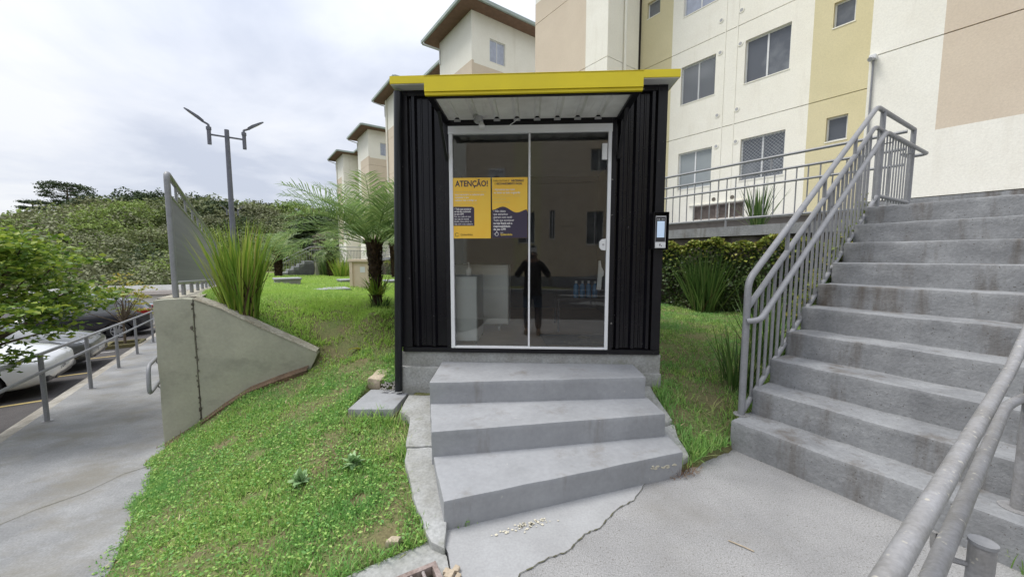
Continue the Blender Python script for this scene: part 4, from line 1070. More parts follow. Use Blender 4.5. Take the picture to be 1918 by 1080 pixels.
# wall-mounted handrail along the path
wh = thing('wall_handrail', 'grey handrail loop fixed to the path side of the retaining wall', 'handrail', G(-.85, 6.2, .2))
def hz(n, h): return zpath(n) + h
MB().tube(fillet([G(-.86, 16, hz(16, .92)), G(-.86, 5.52, hz(5.52, .92)), G(-.86, 5.46, hz(5.46, .62)), G(-.86, 16, hz(16, .62))], .10), .02, 10).build('rail', PIPE, wh, True)
for n in (6.0, 7.8, 9.6, 11.4):
    for h in (.92, .62):
        MB().tube(fillet([G(-.86, n, hz(n, h) - .015), G(-.86, n, hz(n, h) - .06), G(-.775, n, hz(n, h) - .06)], .02), .007, 6).build('bracket', PIPE, wh, True)

# railing on the car park side of the path
pr = thing('path_railing', 'grey two tube railing between the path and the parked cars', 'railing', G(-2.19, 7.56, zpath(7.56)))
MB().tube([G(-2.19, n, hz(n, .91)) for n in (2.5, 16.5)], .022, 10).build('top_rail', PIPE, pr, True)
MB().tube([G(-2.14, n, hz(n, .70)) for n in (2.5, 16.5)], .020, 10).build('rail', PIPE, pr, True)
po = MB().tube([G(-2.19, 7.56, hz(7.56, 0)), G(-2.19, 7.56, hz(7.56, .9))], .026, 10).build('post', PIPE, pr, True)
fo = MB().tube([G(-2.19, 7.56, hz(7.56, .001)), G(-2.19, 7.56, hz(7.56, .008))], .055, 14).build('base_plate', PIPEO, pr, True)
for n in (3.9, 5.75, 9.37, 11.19, 12.95, 15.05):
    off = (G.V + Z * -.045) * (n - 7.56)
    copy_part(po, pr, off); copy_part(fo, pr, off)

# ------------------------------------------------------------------ apartment blocks
ST = 2.59
JZ = [2.62, 5.28, 5.28 + ST, 5.28 + 2 * ST, 5.28 + 3 * ST + .45]
def facade(root, fr, u0, u1, stripes, zs, holes=(), th=.12, cuts=()):
    """One wall panel per storey and paint stripe, each its own part, with holes left free; u along, v outwards, w up."""
    su = [s_ for s_, _ in stripes if s_ < u1] + [u1]
    su[0] = max(su[0], u0)
    for zb, zt_ in zip(zs[:-1], zs[1:]):
        zz0 = sorted({zb, zt_} | {c for c in cuts if zb < c < zt_})
        for pb, pt_ in zip(zz0[:-1], zz0[1:]):
            for a0, a1, colr in zip(su[:-1], su[1:], [c for _, c in stripes]):
                m_ = colr((pb + pt_) / 2) if callable(colr) else colr
                hs = [h for h in holes if h[0] < a1 and h[1] > a0 and h[2] < pt_ and h[3] > pb]
                uu = sorted({a0, a1} | {h[k] for h in hs for k in (0, 1) if a0 < h[k] < a1})
                mb = MB()
                for a, b in zip(uu[:-1], uu[1:]):
                    zz = sorted({pb, pt_} | {h[k] for h in hs for k in (2, 3) if pb < h[k] < pt_ and h[0] < (a + b) / 2 < h[1]})
                    for c_, d_ in zip(zz[:-1], zz[1:]):
                        if any(h[0] < (a + b) / 2 < h[1] and h[2] < (c_ + d_) / 2 < h[3] for h in hs): continue
                        mb.box(a, b, -th, 0, c_ + (.009 if c_ == zb else 0), d_ - (.009 if d_ == zt_ else 0), fr)
                if mb.v: mb.build('wall_panel', m_, root)
def window(parent, fr, h, pane, net=False, split=True, depth=.085):
    u0, u1, z0, z1 = h
    w_ = .035
    f = MB().box(u0, u1, -depth - .03, -depth, z0, z0 + w_, fr).box(u0, u1, -depth - .03, -depth, z1 - w_, z1, fr).box(u0, u0 + w_, -depth - .03, -depth, z0 + w_, z1 - w_, fr).box(u1 - w_, u1, -depth - .03, -depth, z0 + w_, z1 - w_, fr)
    if split:
        mu = (u0 + u1) / 2
        f.box(mu - .02, mu + .02, -depth - .03, -depth + .004, z0 + w_, z1 - w_, fr)
    fo_ = f.build('window', WHITE, parent)
    parts = [(u0 + w_, (u0 + u1) / 2 - .02), ((u0 + u1) / 2 + .02, u1 - w_)] if split else [(u0 + w_, u1 - w_)]
    for i, (a, b) in enumerate(parts):
        MB().box(a, b, -depth - .022 - .004 * i, -depth - .012 - .004 * i, z0 + w_, z1 - w_, fr).build('pane', pane, fo_)
    MB().box(u0 - .01, u1 + .01, -depth, .012, z0 - .025, z0, fr).build('sill', CREAM, fo_)
    if net:
        nm_ = MB(); sp = .09
        H, W_ = z1 - z0, u1 - u0
        k = -int(H / sp) - 1
        while k * sp < W_:
            for sg in (1, -1):
                p0u, p1u = k * sp, k * sp + H
                pts = []
                a0 = max(p0u, 0); a1 = min(p1u, W_)
                if a1 > a0:
                    t0, t1 = a0 - p0u, a1 - p0u
                    zz0, zz1 = (t0, t1) if sg > 0 else (H - t0, H - t1)
                    A_, B_ = fr(u0 + a0, -.03, z0 + zz0), fr(u0 + a1, -.03, z0 + zz1)
                    d = np.array([0, 0, .0045])
                    nm_.add([A_ - d, B_ - d, B_ + d, A_ + d], [(0, 1, 2, 3)])
            k += 1
        nm_.build('net', NETM, fo_)
    return fo_
def block(nstart, dz, lab, detail):
    """One apartment block: two wings and a recessed middle; nstart = near end along the site."""
    AW, AM, AB = 9.67, 11.36, 20.5
    n0, n1, n2, n3 = nstart, nstart + 3.57, nstart + 9.79, nstart + 13.36
    ctr = G((AW + AB) / 2, (n0 + n3) / 2, dz)
    b = thing('apartment_building', lab, 'building', ctr, 'apartment blocks along the walkway')
    zs = [z + dz for z in JZ]; zs[0] -= 1.8 if nstart > 0 else 0
    F1 = Fr(G(AW, 0, 0), G.V, -G.U); F2 = Fr(G(AM, 0, 0), G.V, -G.U)
    pinkf = lambda z: PINK if (3.74 + dz < z < 11.2 + dz) else CREAM
    def fac(fr, u0, u1, stripes, holes=(), extra=()):
        facade(b, fr, u0, u1, stripes, zs, holes, cuts=[3.74 + dz, 11.2 + dz] + list(extra) if any(callable(c) for _, c in stripes) else ())
    fac(F1, n0, n1, [(n0, pinkf), (n1 - .91, CREAM)])
    fac(F1, n2, n3, [(n2, CREAM), (n2 + .93, pinkf)])
    if detail == 2:
        wins = []
        for k in range(4):
            z0 = 3.69 + ST * k
            wins += [(n1 + 1.85, n1 + 2.90, z0, z0 + 1.12), (n1 + 3.68, n1 + 4.72, z0, z0 + 1.12)]
        wsm = []
        for k in range(4):
            z0 = 4.29 + (ST * k if k < 1 else ST * k - .04)
            wsm += [(n1 + .64, n1 + 1.03, z0, z0 + .55), (n1 + 5.53, n1 + 6.0, z0 - .0, z0 + .5)]
        grill = [(n1 + 2.72, n1 + 4.18, 2.70, 3.12)]
        holes = wins + wsm + grill
        fac(F2, n1, n2, [(n1, OLIVE), (n1 + 1.40, CREAM), (n2 - 1.16, OLIVE)], holes)
        looks = [(PANEL, False), (PANEL, False)]
        for i, h in enumerate(wins):
            net = i in (0, 3)
            window(b, F2, h, (PANE if i in (0, 2, 3) else PANEL if i != 5 else PANEB), net)
        for h in wsm: window(b, F2, h, PANE, False, False)
        # gas cabinet with mesh doors
        u0, u1, z0, z1 = grill[0]
        gc = MB().box(u0, u1, -.30, -.28, z0, z1, F2).build('service_recess', DARKW, b)
        for a, c_ in ((u0 + .02, (u0 + u1) / 2 - .02), ((u0 + u1) / 2 + .02, u1 - .02)):
            gd = MB().box(a, c_, -.05, -.02, z0, z0 + .03, F2).box(a, c_, -.05, -.02, z1 - .03, z1, F2).box(a, a + .03, -.05, -.02, z0 + .03, z1 - .03, F2).box(c_ - .03, c_, -.05, -.02, z0 + .03, z1 - .03, F2).build('grille_frame', RUSTL, b)
            ms = MB()
            for x in np.arange(a + .06, c_ - .03, .035): ms.box(x, x + .005, -.04, -.035, z0 + .03, z1 - .03, F2)
            for y in np.arange(z0 + .06, z1 - .03, .035): ms.box(a + .03, c_ - .03, -.034, -.030, y, y + .005, F2)
            ms.build('mesh', RUST, gd)
        MB().box(u0 - .06, u1 + .12, .0, .05, z1 + .02, z1 + .05, F2).build('ledge', CREAM, b)
        # pilaster strip and round vents
        MB().box(n1 + 2.90 + .20, n1 + 2.90 + .23, .0015, .012, JZ[0] + .02, JZ[4] - .02, F2).box(n1 + 3.42, n1 + 3.45, .0015, .012, JZ[0] + .02, JZ[4] - .02, F2).build('wall_strip', CREAM, b)
        for k in range(4):
            for uu, zz in ((3.56, 4.78), (3.03, 4.79), (3.57, 5.65), (3.04, 5.66)):
                P0 = F2(n1 + uu, 0.001, zz + ST * k); d = -G.U
                vt = MB().cyl(P0, P0 + d * .012, .07, 16).build('round_vent', CREAM, b, True)
                MB().cyl(P0 + d * .0125, P0 + d * .016, .042, 12).build('vent_grille', GPLAST, vt, True)
        for uu in (3.56, 3.05):
            P0 = F2(n1 + uu, 0.001, 3.27); MB().cyl(P0, P0 - G.U * .01, .055, 16).build('round_vent', DARKW, b, True)
        # rain pipe on the return of the far wing
        MB().tube([G(10.45, n2 - .07, 2.3), G(10.45, n2 - .07, 13.2)], .05, 10).build('rain_pipe', CREAM, b, True)
    else:
        fac(F2, n1, n2, [(n1, OLIVE), (n1 + 1.40, CREAM), (n2 - 1.16, OLIVE)])
        MB().tube([G(AW - .06, n3 - .5, dz), G(AW - .06, n3 - .5, JZ[4] + dz - .1)], .06, 8).build('rain_pipe', CREAM, b, True)
    # returns of the wings and the ends
    R1 = Fr(G(0, n1, 0), G.U, G.V); R2 = Fr(G(0, n2, 0), G.U, -G.V)
    fac(R1, AW + .12, AM - .12, [(AW, CREAM)]); fac(R2, AW + .12, AM - .12, [(AW, CREAM)])
    E0 = Fr(G(0, n0, 0), G.U, -G.V); E1 = Fr(G(0, n3, 0), G.U, G.V)
    eh = [(AW + 1.05, AW + 2.0, 5.28 + 2 * ST + .95 + dz, 5.28 + 2 * ST + 2.05 + dz)] if detail < 2 else []
    fac(E0, AW + .12, AB, [(AW, (lambda z: PINK if z < 5.28 + 2 * ST + .62 + dz and z > 3.74 + dz else CREAM))], eh, [5.28 + 2 * ST + .62 + dz])
    fac(E1, AW + .12, AB, [(AW, CREAM)])
    for h in eh: window(b, E0, h, PANEB, False, True)
    core = MB().box(AW + .128, AB, n0 + .128, n1 - .128, zs[0] - 1, zs[4] - .02, Fr((0, 0, 0), G.U, G.V)).box(AM + .128, AB, n1 - .128, n2 + .128, zs[0] - 1, zs[4] - .02, Fr((0, 0, 0), G.U, G.V)).box(AW + .128, AB, n2 + .128, n3 - .128, zs[0] - 1, zs[4] - .02, Fr((0, 0, 0), G.U, G.V))
    core.build('wall_core', JOINT, b)
    # eaves
    ov = .70
    GG = Fr((0, 0, 0), G.U, G.V)
    z = zs[4]
    sf = MB().box(AW - ov, AB + ov, n0 - ov, n1 + ov, z, z + .05, GG).box(AM - ov, AB + ov, n1 + ov, n2 - ov, z, z + .05, GG).box(AW - ov, AB + ov, n2 - ov, n3 + ov, z, z + .05, GG)
    sf.build('soffit', SOFFIT, b)
    gt = MB()
    for x0, y0, x1, y1 in ((AW - ov, n0 - ov, AW - ov, n1 + ov), (AM - ov, n1 + ov, AM - ov, n2 - ov), (AW - ov, n2 - ov, AW - ov, n3 + ov)):
        gt.box(x0 - .11, x0, y0, y1, z + .02, z + .17, GG)
    gt.box(AW - ov, AB + ov, n0 - ov - .11, n0 - ov, z + .02, z + .17, GG).box(AW - ov, AB + ov, n3 + ov, n3 + ov + .11, z + .02, z + .17, GG)
    gt.box(AW - ov, AM - ov - .11, n1 + ov, n1 + ov + .10, z + .02, z + .17, GG).box(AW - ov, AM - ov - .11, n2 - ov - .10, n2 - ov, z + .02, z + .17, GG)
    gt.build('gutter', GUTTER, b)
    rf = MB()
    for x0, y0, y1, hh in ((AW - ov, n0 - ov, n1 + ov, .9), (AM - ov, n1 + ov, n2 - ov, 1.0), (AW - ov, n2 - ov, n3 + ov, .9)):
        q0 = [G(x0, y0, z + .06), G(AB + ov, y0, z + .06), G(AB + ov, y1, z + .06), G(x0, y1, z + .06), G(x0 + 4, (y0 + y1) / 2, z + hh), G(AB - 3, (y0 + y1) / 2, z + hh)]
        rf.add(q0, [(0, 1, 5, 4), (1, 2, 5), (2, 3, 4, 5), (3, 0, 4), (3, 2, 1, 0)])
    rf.build('roof', TILE, b)
    for nn in (n1 - .12, n3 - .12):
        MB().tube(fillet([G(AW - ov - .05, nn + .55, z + .03), G(AW - ov - .05, nn + .55, z - .10), G(AW - .05, nn, z - .42), G(AW - .05, nn, z - 1.2)], .06), .04, 8).build('drain_pipe', WPLAST, b, True)
    return b
block(-1.58, 0.0, 'tall cream apartment block on the right, rising behind the stairs and walkway', 2)
block(16.66, 0.0, 'apartment block with brown eaves seen just above the yellow kiosk roof', 1)
block(34.9, -0.75, 'farthest apartment block left of the kiosk behind the palm', 1)

# plinth of the right wing, wall light with conduit
tag(MB().box(9.62, 9.665, -6, 1.985, 1.9, 2.61, Fr((0, 0, 0), G.U, G.V)).build('wall_plinth', STEPR), 'grey rough plinth strip at the foot of the cream wall', 'plinth')
wl = thing('wall_light', 'small white security light on a grey conduit on the cream wall corner', 'light', G(9.62, 1.93, 5.3))
MB().tube([G(9.645, 1.93, 2.62), G(9.645, 1.93, 5.20)], .016, 8).build('conduit', PIPE, wl, True)
MB().box(9.55, 9.665, 1.88, 1.98, 5.20, 5.28, Fr((0, 0, 0), G.U, G.V)).build('housing', WPLAST, wl, bevel=.01)
MB().tube([G(9.56, 1.93, 5.21), G(9.50, 1.95, 5.18)], [.03, .04], 10).build('lamp_head', GPLAST, wl, True)

# ------------------------------------------------------------------ far lawn furniture
def chamber(lab, a0, a1, n0, n1, z0, h, g_='inspection chambers in the lawn'):
    c_ = G((a0 + a1) / 2, (n0 + n1) / 2, 0)
    z = lz(c_[0], c_[1])
    t = thing('inspection_chamber', lab, 'inspection chamber', (c_[0], c_[1], z), g_)
    MB().box(a0, a1, n0, n1, z - .2, z + h - .045, Fr((0, 0, 0), G.U, G.V)).build('box', PLINTH, t)
    MB().box(a0 - .03, a1 + .03, n0 - .03, n1 + .03, z + h - .043, z + h, Fr((0, 0, 0), G.U, G.V)).build('cover', STEP, t, bevel=.008)
chamber('raised concrete chamber with a loose lid left of the lawn', .75, 1.35, 11.9, 12.5, 0, .20)
chamber('flat concrete cover level with the grass before the beige meter box', 1.3, 1.95, 8.9, 9.45, 0, .05)
chamber('grey concrete cover behind the beige meter box at its left', 2.7, 3.4, 13.4, 14.0, 0, .15)
chamber('grey concrete cover right of the palm trunk', 4.1, 4.8, 12.8, 13.4, 0, .15)
bx_ = G(2.39, 9.75, 0); bz = lz(bx_[0], bx_[1])
mb_ = thing('meter_box', 'beige rendered meter box with a small white label on the lawn', 'meter box', (bx_[0], bx_[1], bz))
BF = Fr((bx_[0], bx_[1], bz), (math.cos(R(8)), math.sin(R(8)), 0), (-math.sin(R(8)), math.cos(R(8)), 0))
MB().box(-.22, .28, 0, .45, -.1, .68, BF).build('body', BEIGE, mb_, bevel=.006)
MB().box(-.25, .31, -.07, .48, .682, .745, BF).build('lid', BEIGE, mb_, bevel=.006)
MB().box(-.22, -.15, -.05, -.002, -.1, .68, BF).build('side_fin', BEIGE, mb_, bevel=.004)
MB().box(.02, .14, -.006, -.001, .42, .56, BF).build('label', WHITE, mb_)

# far stairs, guard and wall at the end of the lawn
fs_ = thing('far_stairs', 'small concrete stairs with grey railings at the far end of the lawn', 'stairs', G(4.8, 29.2, .2))
GG = Fr((0, 0, 0), G.U, G.V)
z0f = .15
for k in range(6):
    MB().box(1.9 + .32 * k, 4.1, 28.6, 30.2, z0f - .3 + .19 * k * .0, z0f + .19 * (k + 1), GG).build('step', STEPR, fs_)
fw = tag(MB().box(4.12, 9.2, 28.3, 28.5, -.3, 1.22, GG).build('end_wall', WALLG), 'grey green wall below the far guard rail at the end of the lawn', 'wall')
fg = thing('far_guard_rail', 'grey barred guard rail on the wall at the far end of the lawn', 'guard rail', G(7.4, 28.4, 1.2))
MB().tube(fillet([G(1.8, 28.4, z0f), G(1.8, 28.4, z0f + 1.0), G(3.9, 28.4, 2.25), G(9.0, 28.4, 2.25)], .1), .025, 8).build('top_rail', PIPE, fg, True)
MB().tube(fillet([G(1.8, 28.4, z0f + .8), G(3.9, 28.4, 2.02), G(9.0, 28.4, 2.02)], .1), .02, 8).build('rail', PIPE, fg, True)
MB().tube([G(4.1, 28.4, 1.30), G(9.0, 28.4, 1.30)], .02, 8).build('bottom_rail', PIPE, fg, True)
fb = MB().tube([G(4.1, 28.4, 1.30), G(4.1, 28.4, 2.02)], .013, 6).build('bar', PIPE, fg)
for k in range(1, 49): copy_part(fb, fg, G.U * .1 * k)
fb = MB().tube([G(2.0, 28.4, z0f + .2), G(2.0, 28.4, z0f + .95)], .013, 6).build('bar', PIPE, fg)
for k in range(1, 14): copy_part(fb, fg, G.U * .15 * k + Z * .0875 * k)

# low white building beyond the car park
lb = thing('low_building', 'low pale building with a flat roof beyond the parked cars', 'building', (-31, 32, -4))
LBF = Fr((-38, 28, 0), (math.cos(R(22)), math.sin(R(22)), 0), (-math.sin(R(22)), math.cos(R(22)), 0))
MB().box(0, 22, 0, 7, -6, -1.55, LBF).build('wall', CREAM, lb)
MB().box(-.3, 22.3, -.4, 7.3, -1.548, -1.25, LBF).build('roof_edge', mat('pale_fascia', (0.66, 0.58, 0.52), (0.72, 0.69, 0.64), rough=0.8, scale=0.6), lb)
MB().box(-.1, 22.1, -.2, 7.1, -1.247, -1.21, LBF).build('roof', TILE, lb)
for k in range(5):
    wv = MB().box(1.5 + 4.2 * k, 3.0 + 4.2 * k, -.04, -.002, -2.9, -1.9, LBF).build('window', WHITE, lb)
    MB().box(1.6 + 4.2 * k, 2.9 + 4.2 * k, -.06, -.042, -2.8, -2.0, LBF).build('pane', PANE, wv)

# ------------------------------------------------------------------ street lamps
def lamp(x, y, zb, zt_, az, lab):
    t = thing('street_lamp', lab, 'street lamp', (x, y, zb), 'double headed street lamps')
    MB().tube([(x, y, zb), (x, y, zt_)], [.085, .062], 12).build('pole', LAMPM, t, True)
    d = V3(math.cos(az), math.sin(az), 0)
    c_ = V3(x, y, zt_ - .22)
    MB().tube([c_ - d * .44, c_ + d * .44], .028, 8).build('cross_arm', LAMPM, t, True)
    for sg in (-1, 1):
        e_ = c_ + d * sg * .44
        s_ = MB().tube([e_ + V3(0, 0, -.30), e_ + V3(0, 0, .16)], .055, 10).tube([e_ + V3(0, 0, .13), e_ + V3(0, 0, .22)], .07, 10).build('socket', LAMPM, t, True)
        o_ = d * sg
        # arm and a flat tapering luminaire pointing up and outwards
        k0 = e_ + V3(0, 0, .22)
        p0 = k0 + o_ * .04 + V3(0, 0, .06)
        MB().tube(fillet([k0, k0 + V3(0, 0, .07), p0 + o_ * .12 + Z * .09], .05), .032, 8).build('neck', LAMPM, t, True)
        ax = unit(o_ * .80 + Z * .60); sd_ = unit(np.cross(ax, Z)); nn = np.cross(sd_, ax)
        q0 = p0 + o_ * .09 + Z * .07
        HF = Fr(q0, ax, sd_, nn)
        hd = MB().prism([(0, -.035), (.15, -.06), (.42, -.055), (.52, -.018), (.52, .018), (.42, .055), (.15, .06), (0, .035)], [-.02] * 8, [.05, .06, .03, .012, .012, .03, .06, .05], HF).build('head', LAMPM, t, bevel=.008)
        MB().box(.20, .40, -.04, .04, -.024, -.0205, HF).build('led_panel', LED, hd)
lamp(-8.95, 12.1, .4, 5.55, R(38), 'nearer double headed street lamp rising behind the strappy clump')
lamp(-27.3, 37.0, -1.0, 6.1, R(30), 'distant double headed street lamp just above the hill')

# ------------------------------------------------------------------ plants
def blades(C, L, wd, lean, rng=RNG, droop=.5, seg=5, az=None, spread=None):
    """Strap leaves from the points C: arching ribbons. Returns verts, tris."""
    n = len(C)
    L = np.broadcast_to(L, (n,)) * rng.uniform(.65, 1.1, n); wd = np.broadcast_to(wd, (n,)) * rng.uniform(.7, 1.2, n)
    az = rng.uniform(0, 2 * PI, n) if az is None else az
    ln = np.abs(rng.normal(0, 1, n)) * lean
    dr = rng.uniform(.2, 1, n) * droop
    dirx, diry = np.cos(az), np.sin(az)
    rows = []
    p = C.copy(); ang = ln.copy()
    sx = np.stack([-diry, dirx, np.zeros(n)], -1)
    tw = rng.uniform(-.7, .7, n)
    sx = unit(sx * np.cos(tw)[:, None] + np.stack([dirx, diry, np.zeros(n)], -1) * np.sin(tw)[:, None])
    for k in range(seg + 1):
        t = k / seg
        wk = wd * (1 - t ** 2.2) * (.65 + .35 * min(1, t * 4)) + .0006
        rows.append(p - sx * wk[:, None] * .5); rows.append(p + sx * wk[:, None] * .5)
        ang = ang + dr * (t + .2) * 1.6 / seg
        st_ = np.stack([np.sin(ang) * dirx, np.sin(ang) * diry, np.cos(ang)], -1)
        p = p + st_ * (L / seg)[:, None]
    Vv = np.stack(rows, 1)                       # n, 2(seg+1), 3
    m_ = 2 * (seg + 1)
    F = []
    for k in range(seg):
        F += [(2 * k, 2 * k + 1, 2 * k + 3), (2 * k, 2 * k + 3, 2 * k + 2)]
    F = (np.arange(n)[:, None, None] * m_ + np.array(F)[None]).reshape(-1, 3)
    return Vv.reshape(-1, 3), F
def clump(name, lab, x, y, n, L, wd, rad_, lean, droop, m, z=None, group=None, cat='plant', dead=0):
    z = lz(x, y) if z is None else z
    t = thing(name, lab, cat, (x, y, z), group)
    r_ = rad_ * np.sqrt(RNG.random(n)); th = RNG.uniform(0, 2 * PI, n)
    C = np.stack([x + r_ * np.cos(th), y + r_ * np.sin(th), np.full(n, z - .02)], -1)
    Vv, F = blades(C, L, wd, lean, droop=droop, az=th + RNG.normal(0, .5, n))
    np_mesh('leaf_blades', Vv, F, m, t)
    if dead:
        Vv, F = blades(C[:dead], L * .6, wd, lean * 1.5, droop=droop * 1.6)
        np_mesh('dry_leaves', Vv, F, FIBRE, t)
    return t
clump('strap_leaf_plant', 'tall yellow green clump of strap leaves on the bank behind the wing wall', -3.27, 4.50, 330, 1.12, .022, .16, .15, .36, BLADE, dead=60)
clump('strap_leaf_plant', 'dark green clump of strap leaves against the creeper right of the kiosk', 3.93, 7.55, 320, 1.28, .024, .24, .26, .32, BLADED, dead=30)
clump('strap_leaf_plant', 'clump of long dark leaves behind the foot of the stair railing', S(3.95, 1.95, 0)[0], S(3.95, 1.95, 0)[1], 75, .70, .016, .14, .24, .5, BLADED)
clump('strap_leaf_plant', 'loose dark leaves growing behind the middle of the stair railing', S(4.9, 2.1, 0)[0], S(4.9, 2.1, 0)[1], 120, 1.0, .018, .22, .28, .45, BLADED)
clump('strap_leaf_plant', 'narrow upright clump by the far stairs', *G(4.6, 27.6, 0)[:2], 150, 1.45, .04, .35, .12, .2, BLADED, z=.2)
clump('strap_leaf_plant', 'wide pale clump left of the meter box at the far wall', *G(4.75, 23.2, 0)[:2], 170, 1.35, .04, .4, .3, .35, BLADE, z=.33)
clump('strap_leaf_plant', 'dark spiky clump on the walkway behind the railing', *WK(2.45, 1.3, 0)[:2], 80, 1.05, .03, .10, .30, .35, BLADED, z=ZT)

def frond_mesh(base, az, el, L, nl, ll, lw, droop, rng, bare=.10):
    """One feather palm frond: arching rib with two rows of narrow leaflets."""
    d = V3(math.cos(az), math.sin(az), 0)
    seg = 14
    P = []; p = np.array(base, float); a = el
    for k in range(seg + 1):
        P.append(p.copy())
        a -= droop / seg * (0.5 + 1.2 * k / seg)
        p = p + (d * math.cos(a) + Z * math.sin(a)) * L / seg
    mb = MB().tube(P[::2], [.011 * (1 - .85 * k / 7) for k in range(len(P[::2]))], 4, False)
    P = np.array(P)
    sd_ = np.cross(d, Z)
    for k in range(nl):
        t = bare + (.99 - bare) * k / nl
        f = t * seg; i = min(int(f), seg - 1)
        q_ = P[i] + (P[i + 1] - P[i]) * (f - i)
        ax = unit(P[i + 1] - P[i]); nr = unit(np.cross(sd_, ax)); 
        env = math.sin(PI * (.14 + .80 * (t - bare) / (1 - bare))) ** .7
        for sg in (-1, 1):
            l = ll * env * rng.uniform(.85, 1.1)
            dd = unit(ax * rng.uniform(.5, .75) + sd_ * sg * .85 + nr * rng.uniform(.05, .4))
            mid = q_ + dd * l * .55; tip = q_ + dd * l - Z * l * rng.uniform(.05, .28)
            wv = unit(np.cross(dd, nr)) * lw * .5
            mb.add([q_ - wv * .6, q_ + wv * .6, mid + wv, mid - wv, tip], [(0, 1, 2, 3), (3, 2, 4)])
    return mb
def palm(lab, x, y, zb, th, tr, nf, L, nl, ll, lw, m, name='palm_tree', right_limit=None, el0=(.35, 1.25), droop=(.9, 1.7), grp='feather palms on the lawn', seed=3, bare=.10):
    rng = np.random.default_rng(seed)
    t = thing(name, lab, 'palm tree', (x, y, zb), grp)
    zz = np.linspace(0, th, 12)
    MB().tube([(x + .02 * math.sin(q_ * 5), y, zb - .05 + q_) for q_ in zz], [tr * (.78 + .07 * math.sin(q_ * 31) + .42 * (q_ / th) ** 3) for q_ in zz], 12).build('trunk', BARK, t, True)
    # old leaf bases on the trunk
    n = int(800 * (th / .9))
    u = rng.random(n) ** .7 * th; a_ = rng.uniform(0, 2 * PI, n)
    rr = tr * (.80 + .42 * (u / th) ** 3)
    C = np.stack([x + rr * np.cos(a_), y + rr * np.sin(a_), zb + u], -1)
    Vv, F = blades(C, tr * .75, tr * .28, .5, rng=rng, droop=.9, seg=3, az=a_)
    np_mesh('leaf_bases', Vv, F, FIBRE, t)['kind'] = 'stuff'
    top = V3(x, y, zb + th - .10)
    for k in range(nf):
        az = k * 2.399963 + rng.normal(0, .15)
        f = k / nf
        el = el0[1] - (el0[1] - el0[0]) * f ** .8 + rng.normal(0, .06)
        Lk = L * rng.uniform(.85, 1.08)
        if right_limit and math.cos(az) > .1:
            el = max(el, 1.05); Lk *= .9
        frond_mesh(top + V3(math.cos(az), math.sin(az), 0) * tr * .4, az, el, Lk, nl, ll, lw, droop[0] + (droop[1] - droop[0]) * f, rng, bare).build('frond', m, t)
    return t
PX, PY = -2.12, 5.8
palm('near feather palm with a dark shaggy trunk beside the kiosk', PX, PY, lz(PX, PY), 1.04, .096, 40, 1.38, 38, .42, .014, FROND, el0=(.50, 1.28), droop=(.75, 1.2), bare=.20)
palm('feather palm on the far lawn behind the strappy clump', -13.5, 21.6, .35, 1.55, .20, 30, 1.75, 20, .6, .03, FROND, seed=5, el0=(.1, 1.3))
palm('short feather palm by the far guard rail', -11.4, 23.6, .3, 1.75, .26, 30, 1.15, 16, .45, .03, FROND, seed=6, el0=(-.3, 1.3))
palm('feather palm standing before the far walkway railing beside the kiosk edge', -6.3, 20.2, .35, 1.9, .22, 20, 1.9, 18, .6, .035, FROND, seed=9)
# epiphyte leaves round the near palm's foot
clump('bromeliad', 'small green leaves growing around the foot of the near palm trunk', PX + .06, PY - .10, 55, .36, .028, .10, .75, .7, BLADE, z=lz(PX, PY) + .22)
tag(bpy.data.objects['bromeliad'], cat='plant')
clump('bromeliad', 'low tuft of leaves at the base of the near palm', PX + .10, PY - .13, 60, .22, .016, .13, .7, .7, BLADED, z=lz(PX, PY))

# broad weeds in the front bank
for x, y, s_, lab in ((-1.18, 2.66, .13, 'pale broad leaved weed in the grass left of the lowest kiosk step'), (-1.52, 2.55, .14, 'wide rosette of pale leaves in the middle of the front bank')):
    z = lz(x, y) + .04
    n = 34
    th = RNG.uniform(0, 2 * PI, n)
    Vv, F = blades(np.stack([np.full(n, x), np.full(n, y), np.full(n, z)], -1), s_ * .72, .055, 1.35, droop=.5, az=th, seg=4)
    t = np_mesh('weed', Vv, F, BROAD)
    tag(t, lab, 'weed')

# shrub leaves on the right lawn
# ------------------------------------------------------------------ left foreground tree and the small yellow one
def limb_tree(name, lab, x, y, zb, h, clusters, leaf_n, leaf_s, spread, flat, m, bark, tr, cat='tree', seed=2, lean=(0, 0)):
    rng = np.random.default_rng(seed)
    t = thing(name, lab, cat, (x, y, zb))
    fork = V3(x + lean[0] * .4, y + lean[1] * .4, zb + h * .42)
    MB().tube([(x, y, zb - .1), (x + lean[0] * .15, y + lean[1] * .15, zb + h * .22), fork], [tr, tr * .85, tr * .7], 10).build('trunk', bark, t, True)
    C = []
    for k, (cx_, cy_, cz_, r_) in enumerate(clusters):
        e_ = V3(cx_, cy_, cz_)
        mid = fork * .5 + e_ * .5 + V3(*rng.normal(0, .1, 2), .10)
        MB().tube([fork, mid, e_], [tr * .45, tr * .28, tr * .10], 6).build('branch', bark, t, True)
        n = int(leaf_n * (r_ ** 2))
        # leaves in small flat sprays
        ns_ = max(3, n // 14)
        sc = rng.normal(size=(ns_, 3)); sc = unit(sc) * (rng.random((ns_, 1)) ** .4) * r_ * spread
        sc[:, 2] *= flat
        for s_ in sc:
            c_ = e_ + s_
            dd = unit(s_ * np.array([1, 1, .4]) + rng.normal(0, .2, 3) * r_)
            q_ = c_ + np.outer(rng.uniform(-.12, .12, 14), dd) + rng.normal(0, 1, (14, 3)) * np.array([.055, .055, .016])
            C.append(q_)
    C = np.concatenate(C)
    Vv, F = leaves(C, leaf_s, .35, .55, rng)
    np_mesh('crown', Vv, F, m, t)
    return t
cl = []
rg = np.random.default_rng(21)
